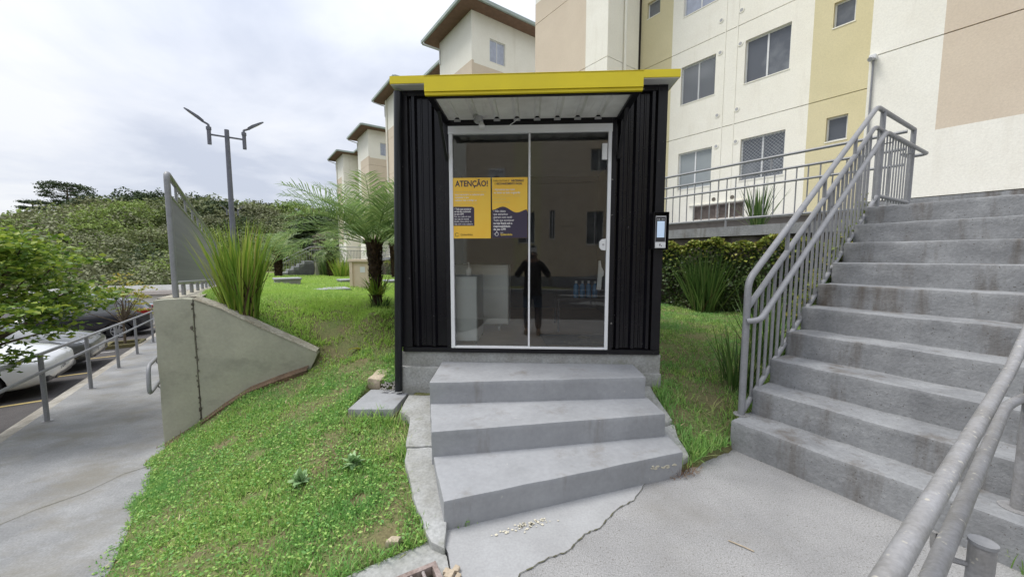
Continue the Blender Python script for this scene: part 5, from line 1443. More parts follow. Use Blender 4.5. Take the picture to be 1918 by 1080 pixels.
for k in range(30):
    a_ = rg.uniform(0, 2 * PI); rr = 1.5 * math.sqrt(rg.random())
    hh = rg.uniform(-.30, 1.05) * (1 - .28 * (rr / 1.5) ** 2)
    cl.append((-6.55 + rr * math.cos(a_), 4.3 + .75 * rr * math.sin(a_), .98 + hh * .85, rg.uniform(.30, .52)))
cl += [(-5.25, 4.35, 1.55, .30), (-5.2, 4.4, 1.2, .30), (-5.35, 4.3, .75, .28), (-5.9, 4.2, .40, .30), (-5.6, 4.3, 1.72, .30), (-5.3, 4.3, 1.0, .26), (-6.0, 4.0, .25, .3), (-5.6, 4.4, 1.0, .34), (-5.6, 4.3, 1.35, .34), (-6.2, 4.2, .5, .34)]
limb_tree('small_tree', 'leafy green tree at the left edge leaning over the path railing', -7.0, 4.4, -.75, 2.2, cl, 2500, .072, 1.0, .42, MAPLE, BARKL, .06, seed=4)
tx, ty = G(-2.95, 16.0, 0)[:2]
cl = []
for k in range(22):
    a_ = rg.uniform(0, 2 * PI); rr = .85 * math.sqrt(rg.random())
    cl.append((tx + rr * math.cos(a_), ty + rr * math.sin(a_), .45 + rg.uniform(-.6, .55), rg.uniform(.2, .34)))
limb_tree('small_tree', 'small yellowing tree in a planter beside the black car', tx, ty, -1.1, 1.6, cl, 620, .09, 1.0, .5, YLEAF, BARKL, .035, seed=8)
pt = thing('planter_kerb', 'low mossy concrete kerb square around the yellowing tree', 'planter', (tx, ty, -1.15))
MOSS = mat('mossy_concrete', (0.17, 0.15, 0.06), (0.10, 0.09, 0.05), rough=0.95, scale=9, bump=0.5)
for k in range(4):
    an_ = R(36) + k * PI / 2
    f_ = Fr((tx, ty, zp2(16.0)), (math.cos(an_), math.sin(an_), 0), (-math.sin(an_), math.cos(an_), 0))
    MB().box(-.40, .30, .30, .40, -.1, .12, f_).build('kerb', MOSS, pt)

# ------------------------------------------------------------------ hill wood, named trees on the ridge
def crown_pts(rng, c_, r_, n):
    d = unit(rng.normal(size=(n, 3))); d[:, 2] = np.abs(d[:, 2]) * 1.0 - .25
    k = rng.uniform(.72, 1.05, (n, 1)) * (1 + .16 * np.sin(d[:, :1] * 7 + c_[0]) + .16 * np.sin(d[:, 1:2] * 6 + c_[1]) + .1 * np.sin(d[:, 2:3] * 9))
    return c_ + d * k * r_
rw_ = np.random.default_rng(5)
TONES = [('hill_wood', WOODS, 'mixed green wood covering the hill'),
         ('pale_hill_wood', leafmat('pale_wood_leaf', [(0.15, 0.165, 0.09), (0.21, 0.22, 0.125), (0.27, 0.28, 0.17)], rough=.8, trans=.1), 'greyish pale green trees in the hill wood'),
         ('bright_hill_wood', leafmat('bright_wood_leaf', [(0.15, 0.22, 0.05), (0.22, 0.30, 0.07), (0.29, 0.36, 0.10)], rough=.7, trans=.2), 'brighter green trees in the hill wood'),
         ('dark_hill_wood', WOODD, 'dark evergreen trees along the top of the hill')]
CC = [[] for _ in TONES]; SS = [[] for _ in TONES]
for k in range(1250):
    d = 64 + 125 * rw_.random() ** .8
    azd = rw_.uniform(-61, -11)
    az = R(azd)
    x, y = d * math.sin(az), d * math.cos(az)
    if d > 95 and azd > -16 and rw_.random() < .5: continue
    z = float(hill_z(x, y))
    r_ = rw_.uniform(2.0, 4.2) + 2.6 * rw_.random() ** 2
    ridge = d > 166 and azd > -48.5
    u_ = rw_.random() + .35 * mnoise.noise(Vector((x * .03, y * .03, 1.0)))
    tn = 3 if (ridge or u_ < .12) else 1 if u_ < .42 else 2 if u_ > .86 else 0
    n = int(190 * (90 / d) ** .7 * (r_ / 2.6) ** 2) + 60
    P = crown_pts(rw_, V3(x, y, z + r_ * .55 + rw_.uniform(-1.0, 1.0) + (.6 if ridge else 0)), V3(r_, r_, r_ * rw_.uniform(.65, .95)), n)
    CC[tn].append(P); SS[tn].append(np.full(n, .18 + d * .0028))
for (nm, m_, lab), C_, S_ in zip(TONES, CC, SS):
    Vv, F = leaves(np.concatenate(C_), np.concatenate(S_), .6, .8, rw_)
    tag(np_mesh(nm, Vv, F, m_), lab, 'wood', kind='stuff')

def araucaria(lab, x, y, zb, h, wdt, seed, layers=5, trunk_low=.0):
    rng = np.random.default_rng(seed)
    t = thing('araucaria_tree', lab, 'tree', (x, y, zb), 'araucaria trees on the ridge')
    MB().tube([(x, y, zb), (x + .2, y, zb + h * .95)], [.42, .2], 8).build('trunk', BARKL, t, True)
    C = []; br = MB()
    for k in range(layers):
        z = zb + h * (.52 + .46 * k / (layers - 1))
        w_ = wdt * (1 - .16 * abs(k - layers * .45)) * (.8 if k == layers - 1 else 1)
        nb = 7
        for j in range(nb):
            a_ = j * 2 * PI / nb + k * .6 + rng.normal(0, .2)
            L = w_ * rng.uniform(.6, 1.0)
            e_ = V3(x + L * math.cos(a_), y + L * math.sin(a_), z + L * .22)
            br.tube([(x, y, z - .4), (x + L * .5 * math.cos(a_), y + L * .5 * math.sin(a_), z - .2), e_], .07, 4)
            C.append(e_ + rng.normal(0, 1, (95, 3)) * np.array([.80, .80, .30]))
            if rng.random() < .45: C.append(e_ * .6 + V3(x, y, z) * .4 + rng.normal(0, 1, (60, 3)) * np.array([.6, .6, .25]))
    br.build('branches', BARKL, t)
    Vv, F = leaves(np.concatenate(C), .6, .6, .6, rng)
    np_mesh('crown', Vv, F, WOODD, t)
def polar(az_px, Yd): return (az_px - 959) / 700.0 * Yd, Yd
def ridge_tree(px, Yd, **k):
    x, y = polar(px, Yd); return x, y, float(hill_z(x, y))
x, y = polar(140, 145); araucaria('tallest dark araucaria standing on the ridge', x, y, 14.5, 13.8, 8.5, 3, 6)
x, y = polar(74, 150); araucaria('smaller flat topped araucaria left of the tall one', x, y, 12.0, 10.6, 4.8, 4, 3)
x, y = polar(105, 148); araucaria('low broad araucaria between the other two', x, y, 11.5, 10.0, 6.0, 7, 3)
# pointed conifer and big round trees at the right end of the hill
def round_tree(name, lab, x, y, zb, r_, hgt, m, n, ls, seed, cone=False, grp=None):
    rng = np.random.default_rng(seed)
    t = thing(name, lab, 'tree', (x, y, zb), grp)
    MB().tube([(x, y, zb - 2), (x, y, zb + hgt * .75)], [r_ * .08 + .1, r_ * .03 + .05], 8).build('trunk', BARKL, t, True)
    if cone:
        u = rng.random(n) ** .8; a_ = rng.uniform(0, 2 * PI, n)
        rr = r_ * (1 - u) ** .55 * (.75 + .3 * rng.random(n)) * (1 + .12 * np.sin(u * 40) + .1 * np.sin(a_ * 5))
        C = np.stack([x + rr * np.cos(a_), y + rr * np.sin(a_), zb + hgt * (.1 + .9 * u)], -1)
    else:
        C = []
        for k in range(26):
            d = unit(rng.normal(size=3)); d[2] = abs(d[2]) * .9 - .1
            C.append(crown_pts(rng, V3(x, y, zb + hgt * .55) + d * V3(r_ * .72, r_ * .72, hgt * .36), V3(1, 1, .8) * r_ * .36, n // 26))
        C = np.concatenate(C)
    Vv, F = leaves(C, ls, .6, .75, rng)
    np_mesh('crown', Vv, F, m, t)
x, y = polar(540, 135); round_tree('conifer', 'pointed dark conifer standing up behind the far palms', x, y, 7, 3.2, 12.6, WOODD, 5000, .7, 3, True)
x, y = polar(597, 75); round_tree('broad_tree', 'big dark round tree touching the far apartment block', x, y, -1.5, 4.9, 12.0, WOODD, 9000, .5, 4, grp='dark trees beside the far block')
x, y = polar(575, 62); round_tree('broad_tree', 'lower dark tree above the far stairs', x, y, -2, 3.6, 7.0, WOODD, 6000, .42, 5, grp='dark trees beside the far block')
x, y = polar(612, 58); round_tree('bare_tree', 'greyish leafless tree before the dark round tree', x, y, -1.5, 2.3, 7.6, BARE, 2600, .3, 6)
x, y = polar(555, 48); round_tree('shrub', 'green shrub behind the far stairs', x, y, -1.2, 2.6, 3.7, WOODS, 4200, .34, 7)
x, y = polar(500, 60); round_tree('shrub', 'low green trees behind the second palm', x, y, -2.5, 4.2, 5.2, WOODS, 5200, .4, 8)
x, y = polar(425, 118); round_tree('broad_tree', 'rounded dark tree on the hill behind the lamp post', x, y, 6.0, 8.0, 13.0, WOODD, 9000, .6, 9)

# ------------------------------------------------------------------ cars
def paint(nm, c, coat=1.0, metallic=0.0): return mat(nm, c, tuple(v * .97 for v in c), rough=0.35, scale=2, spec=0.5, coat=coat, metallic=metallic)
def car(lab, fr, paintm, L=4.25, W_=1.76, H=1.48, suv=0.0, seed=1, grp='cars parked along the path'):
    """Hatchback. fr: u forward to the nose at u=0, v to its left, w up; ground at w=0."""
    t = thing('parked_car', lab, 'car', fr(-L / 2, 0, 0), grp)
    hb = .78 + suv; belt = .93 + suv
    hw = W_ / 2
    # stations: x, half width, bottom, mid z, belt z, belt half, roof z, roof half
    stn = [(-.00, .62, .34, .50, .60, .60, .62, .40),
           (-.10, .78, .25, .48, .68, .74, .71, .55),
           (-.35, .85, .20, .50, hb - .02, .80, hb + .02, .60),
           (-.80, .875, .19, .52, hb + .06, .82, hb + .12, .62),
           (-1.10, .88, .19, .54, belt - .05, .83, belt + .02, .66),
           (-1.30, .88, .19, .54, belt - .01, .83, belt + .06, .70),
           (-1.72, .88, .19, .55, belt, .835, H - .18, .63),
           (-2.10, .88, .19, .55, belt + .01, .835, H - .03, .61),
           (-2.60, .88, .19, .55, belt + .02, .835, H, .61),
           (-3.20, .88, .19, .55, belt + .04, .83, H - .03, .60),
           (-3.65, .88, .19, .56, belt + .06, .82, H - .12, .58),
           (-3.92, .87, .21, .56, belt + .06, .80, belt + .30, .57),
           (-4.12, .83, .25, .56, belt + .02, .76, belt + .07, .58),
           (-4.25, .74, .34, .56, belt - .12, .68, belt - .09, .50)]
    kx = L / 4.25; kw = hw / .88
    vs = []; fs = []; mi = []
    rows = []
    for (x, wv, zb, zm, zbl, bw, zr, rwid) in stn:
        prof = [(0, zb - .02), (.80 * wv, zb - .01), (wv * .985, zb + .07), (wv, zm), (wv * .995, zbl - .12), (bw, zbl), (rwid, zr - .025), (rwid * .55, zr), (0, zr + .006)]
        full = prof + [(-a_, b_) for a_, b_ in prof[-2:0:-1]]
        rows.append(len(vs)); vs += [fr(x * kx, a_ * kw, b_) for a_, b_ in full]
    m_ = 16
    for i in range(len(stn) - 1):
        for k in range(m_):
            k2 = (k + 1) % m_
            fs.append((rows[i] + k, rows[i] + k2, rows[i + 1] + k2, rows[i + 1] + k))
            side = k in (5, 10); roofk = k in (6, 7, 8, 9)
            g_ = (side and 6 <= i <= 10) or (roofk and i in (5, 6)) or (roofk and i == 10) or (side and i == 5 and False)
            mi.append(1 if g_ else 0)
    fs.append(tuple(rows[0] + k for k in range(m_ - 1, -1, -1))); mi.append(0)
    fs.append(tuple(rows[-1] + k for k in range(m_))); mi.append(0)
    me = bpy.data.meshes.new('body')
    base = LOC[t.as_pointer()]
    me.from_pydata([tuple(q_ - base) for q_ in vs], [], fs)
    me.materials.append(paintm); me.materials.append(CARGL)
    me.polygons.foreach_set('material_index', mi)
    tmp = bpy.data.objects.new('tmp_body', me); COL.objects.link(tmp)
    bm = bmesh.new(); bm.from_mesh(me); bmesh.ops.recalc_face_normals(bm, faces=bm.faces)
    # glass edges stay crisp
    cr = bm.edges.layers.float.get('crease_edge') or bm.edges.layers.float.new('crease_edge')
    for e_ in bm.edges:
        if len(e_.link_faces) == 2 and e_.link_faces[0].material_index != e_.link_faces[1].material_index: e_[cr] = .45
    bm.to_mesh(me); bm.free()
    sb_ = tmp.modifiers.new('s', 'SUBSURF'); sb_.levels = 2; sb_.render_levels = 2
    wx = (-.82 * kx, -3.38 * kx); wr = .315
    cutters = []
    for x in wx:
        cm_ = MB()
        for sg in (-1, 1):
            cm_.tube([fr(x, sg * (hw - .27), wr), fr(x, sg * (hw + .2), wr)], wr + .055, 24)
        co_ = cm_.build('tmp_cut', paintm)
        co_.location = (0, 0, 0); co_.data.transform(__import__('mathutils').Matrix.Translation(Vector(-base)))
        bo = tmp.modifiers.new('b', 'BOOLEAN'); bo.object = co_; bo.operation = 'DIFFERENCE'; bo.solver = 'EXACT'
        cutters.append(co_)
    bpy.context.view_layer.update()
    dg = bpy.context.evaluated_depsgraph_get()
    res = bpy.data.meshes.new_from_object(tmp.evaluated_get(dg))
    for o in cutters + [tmp]: bpy.data.objects.remove(o)
    # split paint and glass into two meshes
    for idx_, nm, mm in ((0, 'body', paintm), (1, 'windows', CARGL)):
        bm = bmesh.new(); bm.from_mesh(res)
        bmesh.ops.delete(bm, geom=[f for f in bm.faces if (1 if f.material_index == 1 else 0) != idx_], context='FACES')
        m2 = bpy.data.meshes.new(nm); bm.to_mesh(m2); bm.free()
        m2.materials.clear(); m2.polygons.foreach_set('material_index', [0] * len(m2.polygons))
        finish(m2, nm, mm, t, True, 0, base)
    # pillars and trim
    for sg in (-1, 1):
        MB().add([fr(-2.42 * kx, sg * (.845 * kw), belt + .0), fr(-2.50 * kx, sg * (.845 * kw), belt + .0), fr(-2.50 * kx, sg * .645 * kw, H - .05), fr(-2.42 * kx, sg * .645 * kw, H - .05),
                  fr(-2.42 * kx, sg * (.80 * kw), belt + .0), fr(-2.50 * kx, sg * (.80 * kw), belt), fr(-2.50 * kx, sg * .60 * kw, H - .06), fr(-2.42 * kx, sg * .60 * kw, H - .06)],
                 [(0, 1, 2, 3), (4, 7, 6, 5), (0, 4, 5, 1), (1, 5, 6, 2), (2, 6, 7, 3), (3, 7, 4, 0)]).build('pillar', DPLAST, t)
        mir = MB().tube([fr(-1.52 * kx, sg * .84 * kw, belt + .04), fr(-1.50 * kx, sg * .92 * kw, belt + .07), fr(-1.50 * kx, sg * 1.04 * kw, belt + .09)], [.03, .075, .06], 8)
        mir.build('mirror', paintm if seed != 1 else DPLAST, t, True)
        MB().box(-2.36 * kx, -2.16 * kx, sg * hw - .012, sg * hw + .022, belt - .13, belt - .10, fr).build('door_handle', paintm, t)
        # lights
        hl = MB().add([fr(-.10, sg * .46, .70 + suv), fr(-.16, sg * .72, .695 + suv), fr(-.42, sg * .80, .735 + suv), fr(-.40, sg * .83, .67 + suv), fr(-.20, sg * .785, .60 + suv), fr(-.07, sg * .50, .60 + suv)] +
                      [fr(-.30, sg * .44, .70 + suv), fr(-.36, sg * .70, .71 + suv), fr(-.60, sg * .80, .80 + suv), fr(-.56, sg * .80, .70 + suv), fr(-.40, sg * .72, .60 + suv), fr(-.30, sg * .48, .60 + suv)],
                      [(0, 1, 2, 3, 4, 5), (0, 6, 7, 1), (1, 7, 8, 2), (2, 8, 9, 3), (3, 9, 10, 4), (4, 10, 11, 5), (5, 11, 6, 0)])
        hl.build('headlight', HEADL, t)
        MB().box(-L + .02, -L + .40, sg * .66 - .10, sg * .66 + .155, belt - .10, belt + .10, fr).build('tail_light', TAILL, t, bevel=.03)
        MB().box(-.20, -.035, sg * .56 - .13, sg * .56 + .13, .30, .41, fr).build('fog_recess', DPLAST, t, bevel=.03)
        for x in wx:
            P0, P1 = fr(x, sg * (hw - .21), wr), fr(x, sg * (hw - .005), wr)
            ax = unit(P1 - P0)
            wh_ = MB().tube([P0, P0 + ax * .02, P1 - ax * .025, P1], [wr - .03, wr, wr, wr - .03], 28).build('wheel', RUBBER, t, True)
            MB().tube([P1 - ax * .01, P1 + ax * .004], .205, 24).build('hub', DPLAST, wh_, True)
            rm = MB()
            for j in range(7):
                a_ = j * 2 * PI / 7
                e1 = fr.U * math.cos(a_) + Z * math.sin(a_); e2 = np.cross(e1, ax)
                c0 = P1 + ax * .006
                rm.add([c0 + e1 * .02 - e2 * .03, c0 + e1 * .02 + e2 * .03, c0 + e1 * .195 + e2 * .018, c0 + e1 * .195 - e2 * .018] + [c0 + ax * .012 + e1 * .02 - e2 * .03, c0 + ax * .012 + e1 * .02 + e2 * .03, c0 + ax * .008 + e1 * .195 + e2 * .018, c0 + ax * .008 + e1 * .195 - e2 * .018],
                       [(4, 5, 6, 7), (0, 1, 5, 4), (1, 2, 6, 5), (2, 3, 7, 6), (3, 0, 4, 7)])
            ring = [P1 + ax * .008 + (fr.U * math.cos(q_) + Z * math.sin(q_)) * .200 for q_ in np.linspace(0, 2 * PI, 25)]
            rm.tube(ring, .012, 6, False); rm.cyl(P1 + ax * .004, P1 + ax * .022, .045, 12)
            rm.build('rim', RIM, wh_)
    MB().box(-.16, -.022, -.38, .38, .545 + suv * .5, .615 + suv, fr).build('grille', DPLAST, t, bevel=.02)
    MB().box(-.16, -.022, -.40, .40, .285, .40, fr).build('lower_intake', DPLAST, t, bevel=.03)
    pp = MB().box(-.020, -.004, -.20, .20, .415, .535, fr).build('number_plate', PLATE, t)
    return t, fr
def carframe(a_nose, n_c, flip=False):
    z = zp2(n_c) + (-0.25 * (-2.624 - (a_nose - 2)) / 31.4)
    sl = 0.0
    U = G.U if not flip else -G.U
    V_ = G.V if not flip else -G.V
    return Fr(G(a_nose, n_c, z), U, V_)
PWHITE = paint('white_car_paint', (0.62, 0.63, 0.63)); PGREY = paint('dark_grey_car_paint', (0.055, 0.058, 0.055), 1, .3); PBLACK = paint('black_car_paint', (0.010, 0.011, 0.018)); PBLUE = paint('silver_blue_car_paint', (0.25, 0.30, 0.36), 1, .4); PSILV = paint('silver_car_paint', (0.45, 0.46, 0.47), 1, .4)
t1, f1 = car('white hatchback parked nose to the path beside the left tree', carframe(-2.80, 10.72), PWHITE, seed=1)
text('plate_characters', 'QBE', .10, Fr(f1(.0, 0, .0), f1.V, f1.U, f1.W), -.17, .437, -.0035, INK, t1, .01)
car('dark grey hatchback parked between the white car and the yellowing tree', carframe(-2.80, 13.0), PGREY, seed=2)
car('black hatchback parked tail to the path beyond the yellowing tree', carframe(-2.72 - 4.25, 19.6, True), PBLACK, seed=3)
car('pale blue car half hidden behind the retaining wall corner', carframe(-3.3, 26.0), PBLUE, seed=4)
car('white car across the aisle beyond the dark grey one', carframe(-13.5, 16.5, True), PWHITE, seed=6)

# ------------------------------------------------------------------ behind the camera: what the door glass mirrors
bb = thing('apartment_building', 'beige apartment block facing the kiosk, seen mirrored in its door', 'building', (1, -13, 0))
BW = Fr((0, -12.6, 0), (1, 0.05, 0), (0.05, -1, 0))
hol = [(-1.4, -.5, 2.3, 3.9), (.25, .55, 2.5, 4.0), (2.15, 3.0, 2.2, 3.9), (2.3, 3.15, 5.9, 7.0), (4.6, 5.6, 2.6, 4.0), (4.6, 5.6, 5.5, 7.0)]
facade(bb, Fr(BW.O, BW.U, -BW.V), -5.5, 8.5, [(-5.5, CREAM), (-4.2, PINK), (-1.6, OLIVE), (-.2, PINK), (3.25, CREAM), (4.25, OLIVE)], [.55, 3.15, 5.35, 8.3], hol)
MB().box(3.25, 4.25, -.9, -.125, .55, 8.3, Fr(BW.O, BW.U, BW.V)).build('pilaster', CREAM, bb)
MB().box(-5.5, 8.5, .128, 9, -1, 8.2, BW).build('wall_core', JOINT, bb)
MB().box(-5.5, 8.5, -.06, .10, -.6, .54, BW).build('plinth', STEPR, bb)
for h in hol: window(bb, Fr(BW.O, BW.U, -BW.V), h, PANE)
sg_ = thing('block_sign', 'white sign reading BLOCO 8 on the mirrored beige wall', 'sign', BW(-2.5, -.05, 5.7))
SGF = Fr(BW.O, -BW.U, -BW.V, Z)
MB().box(-2.95, -2.10, -.04, -.005, 5.2, 6.2, BW).build('board', WHITE, sg_)
text('lettering', 'BLOCO', .22, SGF, 2.525, 5.95, .042, INK, sg_, .02, 'CENTER')
text('lettering', '8', .75, SGF, 2.525, 5.32, .042, INK, sg_, .03, 'CENTER')
hd = tag(MB().box(-16, 16, -3.0, -.1, -.3, .02, BW).build('grass_strip', TURF), 'grass strip below the mirrored block', kind='structure')
kb = tag(MB().box(-16, 16, -3.4, -3.02, -.3, .14, BW).build('rear_kerb', STEPR), 'kerb below the mirrored block', kind='structure')
rr_ = thing('rear_ramp_railing', 'grey ramp railings behind the photographer, mirrored in the door', 'railing', (3, -4.5, 0))
for h in (.92, .70):
    MB().tube(fillet([V3(6.5, -5.6, h + .9), V3(1.2, -4.4, h), V3(6.5, -3.4, h + .05)], .08), .024, 8).build('rail', PIPE, rr_, True)
for x, y, zz in ((1.6, -4.5, .1), (3.2, -4.85, .4), (5.0, -5.25, .65), (3.2, -4.0, .02), (5.0, -3.7, .03)):
    MB().tube([V3(x, y, 0), V3(x, y, .92 + zz)], .025, 8).build('post', PIPE, rr_, True)
MB().tube(fillet([V3(-3, -6, .92), V3(-1.1, -6, .92), V3(-1.1, -6, .5), V3(-3, -6, .5)], .15), .024, 8).build('rail', PIPE, rr_, True)

# the photographer, standing behind the lens (seen in the door glass)
SKIN = mat('skin', (0.42, 0.26, 0.19), (0.38, 0.23, 0.17), rough=0.6, scale=10)
JACKET = mat('dark_jacket_cloth', (0.018, 0.018, 0.02), (0.026, 0.026, 0.028), rough=0.9, scale=20, bump=0.3)
JEANS = mat('blue_jeans_cloth', (0.05, 0.075, 0.12), (0.035, 0.055, 0.09), rough=0.9, scale=14, bump=0.3)
HAIRM = mat('grey_hair', (0.22, 0.22, 0.22), (0.30, 0.30, 0.30), rough=0.7, scale=60, bump=0.4)
SHOE = mat('dark_shoe', (0.03, 0.025, 0.02), rough=0.6)
pe = thing('person', 'person in a dark jacket and jeans holding up a phone, mirrored in the glass', 'person', (0, -.45, 0))
def skin(name, verts, edges, radii, root, m, sub=2):
    me = bpy.data.meshes.new(name)
    base = LOC[pe.as_pointer()]
    me.from_pydata([tuple(np.array(v) - base) for v in verts], edges, [])
    o = bpy.data.objects.new(name, me); COL.objects.link(o)
    o.modifiers.new('k', 'SKIN')
    for i, r_ in enumerate(radii):
        me.skin_vertices[0].data[i].radius = (r_, r_) if np.isscalar(r_) else r_
        me.skin_vertices[0].data[i].use_root = i == root
    s_ = o.modifiers.new('s', 'SUBSURF'); s_.levels = sub; s_.render_levels = sub
    bpy.context.view_layer.update()
    dg = bpy.context.evaluated_depsgraph_get()
    res = bpy.data.meshes.new_from_object(o.evaluated_get(dg))
    bpy.data.objects.remove(o)
    res.materials.clear()
    return finish(res, name, m, pe, True, 0, base)
y0 = -.45
bv = [(0, y0, .95), (0, y0, 1.15), (0, y0, 1.38), (0, y0, 1.47), (0, y0 + .01, 1.55), (0, y0 + .035, 1.62), (0, y0 + .03, 1.70),
      (-.17, y0, 1.42), (-.33, y0 + .02, 1.20), (-.16, y0 + .22, 1.46), (-.075, y0 + .345, 1.56),
      (.17, y0, 1.42), (.33, y0 + .02, 1.20), (.16, y0 + .22, 1.46), (.075, y0 + .345, 1.56),
      (-.10, y0, .88), (-.115, y0 + .02, .50), (-.12, y0 - .02, .10), (-.13, y0 + .10, .045),
      (.10, y0, .88), (.115, y0 + .02, .50), (.12, y0 - .02, .10), (.13, y0 + .10, .045)]
be = [(0, 1), (1, 2), (2, 3), (3, 4), (4, 5), (5, 6), (2, 7), (7, 8), (8, 9), (9, 10), (2, 11), (11, 12), (12, 13), (13, 14), (0, 15), (15, 16), (16, 17), (17, 18), (0, 19), (19, 20), (20, 21), (21, 22)]
br_ = [(.15, .11), (.14, .10), (.16, .11), (.07, .065), (.058, .06), (.078, .095), (.065, .08), .06, .042, .034, .026, .06, .042, .034, .026, .085, .056, .038, .035, .085, .056, .038, .035]
# fingers: four per hand and a thumb, curled round the phone
for sg, wri in ((-1, 10), (1, 14)):
    wv_ = np.array(bv[wri])
    palm_i = len(bv); bv.append(tuple(wv_ + V3(-sg * .0, .035, .035))); be.append((wri, palm_i)); br_.append((.030, .016))
    for j in range(4):
        p0 = wv_ + V3(sg * .002, .052, .048 - .018 * j + .02)
        i0 = len(bv)
        bv += [tuple(p0), tuple(p0 + V3(-sg * .012, .030, 0)), tuple(p0 + V3(-sg * .034, .036, 0))]
        be += [(palm_i, i0), (i0, i0 + 1), (i0 + 1, i0 + 2)]; br_ += [.0088, .0082, .0075]
    i0 = len(bv)
    bv += [tuple(wv_ + V3(-sg * .022, .030, .030)), tuple(wv_ + V3(-sg * .040, .038, .045))]
    be += [(palm_i, i0), (i0, i0 + 1)]; br_ += [.010, .009]
skin('body', bv, be, br_, 0, SKIN)
jv = [(0, y0, .82), (0, y0, .98), (0, y0, 1.16), (0, y0, 1.38), (0, y0, 1.475), (-.18, y0, 1.42), (-.34, y0 + .02, 1.19), (-.17, y0 + .21, 1.44), (-.105, y0 + .30, 1.52), (.18, y0, 1.42), (.34, y0 + .02, 1.19), (.17, y0 + .21, 1.44), (.105, y0 + .30, 1.52)]
skin('jacket', jv, [(0, 1), (1, 2), (2, 3), (3, 4), (3, 5), (5, 6), (6, 7), (7, 8), (3, 9), (9, 10), (10, 11), (11, 12)], [(.20, .155), (.195, .15), (.185, .145), (.195, .14), (.085, .085), .085, .068, .056, .048, .085, .068, .056, .048], 1, JACKET)
tv = [(0, y0, .97), (0, y0, .90), (-.105, y0, .80), (-.115, y0 + .02, .50), (-.12, y0 - .02, .09), (.105, y0, .80), (.115, y0 + .02, .50), (.12, y0 - .02, .09)]
skin('trousers', tv, [(0, 1), (1, 2), (2, 3), (3, 4), (1, 5), (5, 6), (6, 7)], [(.165, .125), (.17, .13), .105, .078, .068, .105, .078, .068], 0, JEANS)
for sg in (-1, 1):
    MB().tube([(sg * .122, y0 - .07, .05), (sg * .124, y0 + .02, .055), (sg * .13, y0 + .13, .035), (sg * .132, y0 + .19, .028)], [.035, .05, .042, .022], 12).build('shoe', SHOE, pe, True)
    MB().tube([(sg * .082, y0 + .02, 1.60), (sg * .092, y0 + .015, 1.625), (sg * .085, y0 + .02, 1.655)], [.008, .016, .009], 8).build('ear', SKIN, pe, True)
    MB().tube([(sg * .032, y0 + .118, 1.645), (sg * .032, y0 + .128, 1.645)], [.012, .006], 8).build('eye', INK, pe, True)
MB().tube([(0, y0 + .115, 1.655), (0, y0 + .138, 1.625), (0, y0 + .13, 1.612)], [.008, .014, .010], 8).build('nose', SKIN, pe, True)
MB().tube([(-.024, y0 + .118, 1.583), (0, y0 + .126, 1.582), (.024, y0 + .118, 1.583)], .005, 6).build('mouth', SKIN, pe, True)
hv = [(0, y0 - .03, 1.62), (0, y0 - .01, 1.70), (0, y0 + .03, 1.735)]
skin('hair', hv, [(0, 1), (1, 2)], [(.078, .07), (.083, .09), (.06, .075)], 1, HAIRM)
ph = thing('phone', 'dark phone held up before the photographer face, mirrored in the glass', 'phone', (0, -.06, 1.595))
MB().box(-.078, .078, -.024, -.015, 1.56, 1.635, WORLD).build('case', DPLAST, ph, bevel=.003)

# ------------------------------------------------------------------ grass
exc = [ST1 + ST3[::-1], BAND, [kxy(KX0 - .1, .06), kxy(KX1 + .02, .06), kxy(KX1 + .02, -KD), kxy(KX0 - .1, -KD)],
       [(-1.50, 3.22), (-1.02, 3.22), (-1.0, 3.77), (-1.50, 3.77)], [(-1.02, 3.2), (-.6, 3.2), (-.6, 3.7), (-1.25, 3.7)], [(1.17, 2.64), (1.37, 2.72), (1.33, 3.5), (1.1, 3.5)], landing_full, stair_foot,
       [tuple(WF(s_, v_, 0)[:2]) for s_, v_ in ((-.3, -.02), (1.62, -.02), (1.62, .17), (-.3, .17))]]
def nfield(x, y, f, s=0): return np.array([mnoise.fractal(Vector((a_ * f, b_ * f, s)), 1, 2, 3) for a_, b_ in zip(x, y)])
def grassable(x, y):
    a_ = x * G.U[0] + y * G.U[1]; n_ = x * G.V[0] + y * G.V[1]; s_ = x * S.U[0] + y * S.U[1]
    behind = ((x - W0[0]) * WM[0] + (y - W0[1]) * WM[1]) > .1
    ok = np.where(behind & (x < -2.4), a_ > -.44, a_ > -.79 - .07 * np.abs(np.sin(n_ * 4.1) + .6 * np.sin(n_ * 11.3)))
    wk = (x - WC[0]) * WK.V[0] + (y - WC[1]) * WK.V[1]
    ok &= wk < -.05
    for p_ in exc: ok &= ~inpoly(x, y, p_)
    return ok
SOILP = [(-1.85, 4.25, .30), (-2.45, 4.95, .28), (-1.6, 4.5, .22), (-3.4, 4.05, .18), (-.72, 2.0, .12), (-1.9, 2.55, .10), (-2.75, 3.45, .10), (1.85, 3.45, .18), (1.45, 3.15, .10), (-2.2, 3.1, .08), (-1.0, 2.35, .07), (2.0, 4.1, .12), (-2.1, 4.65, .25)]
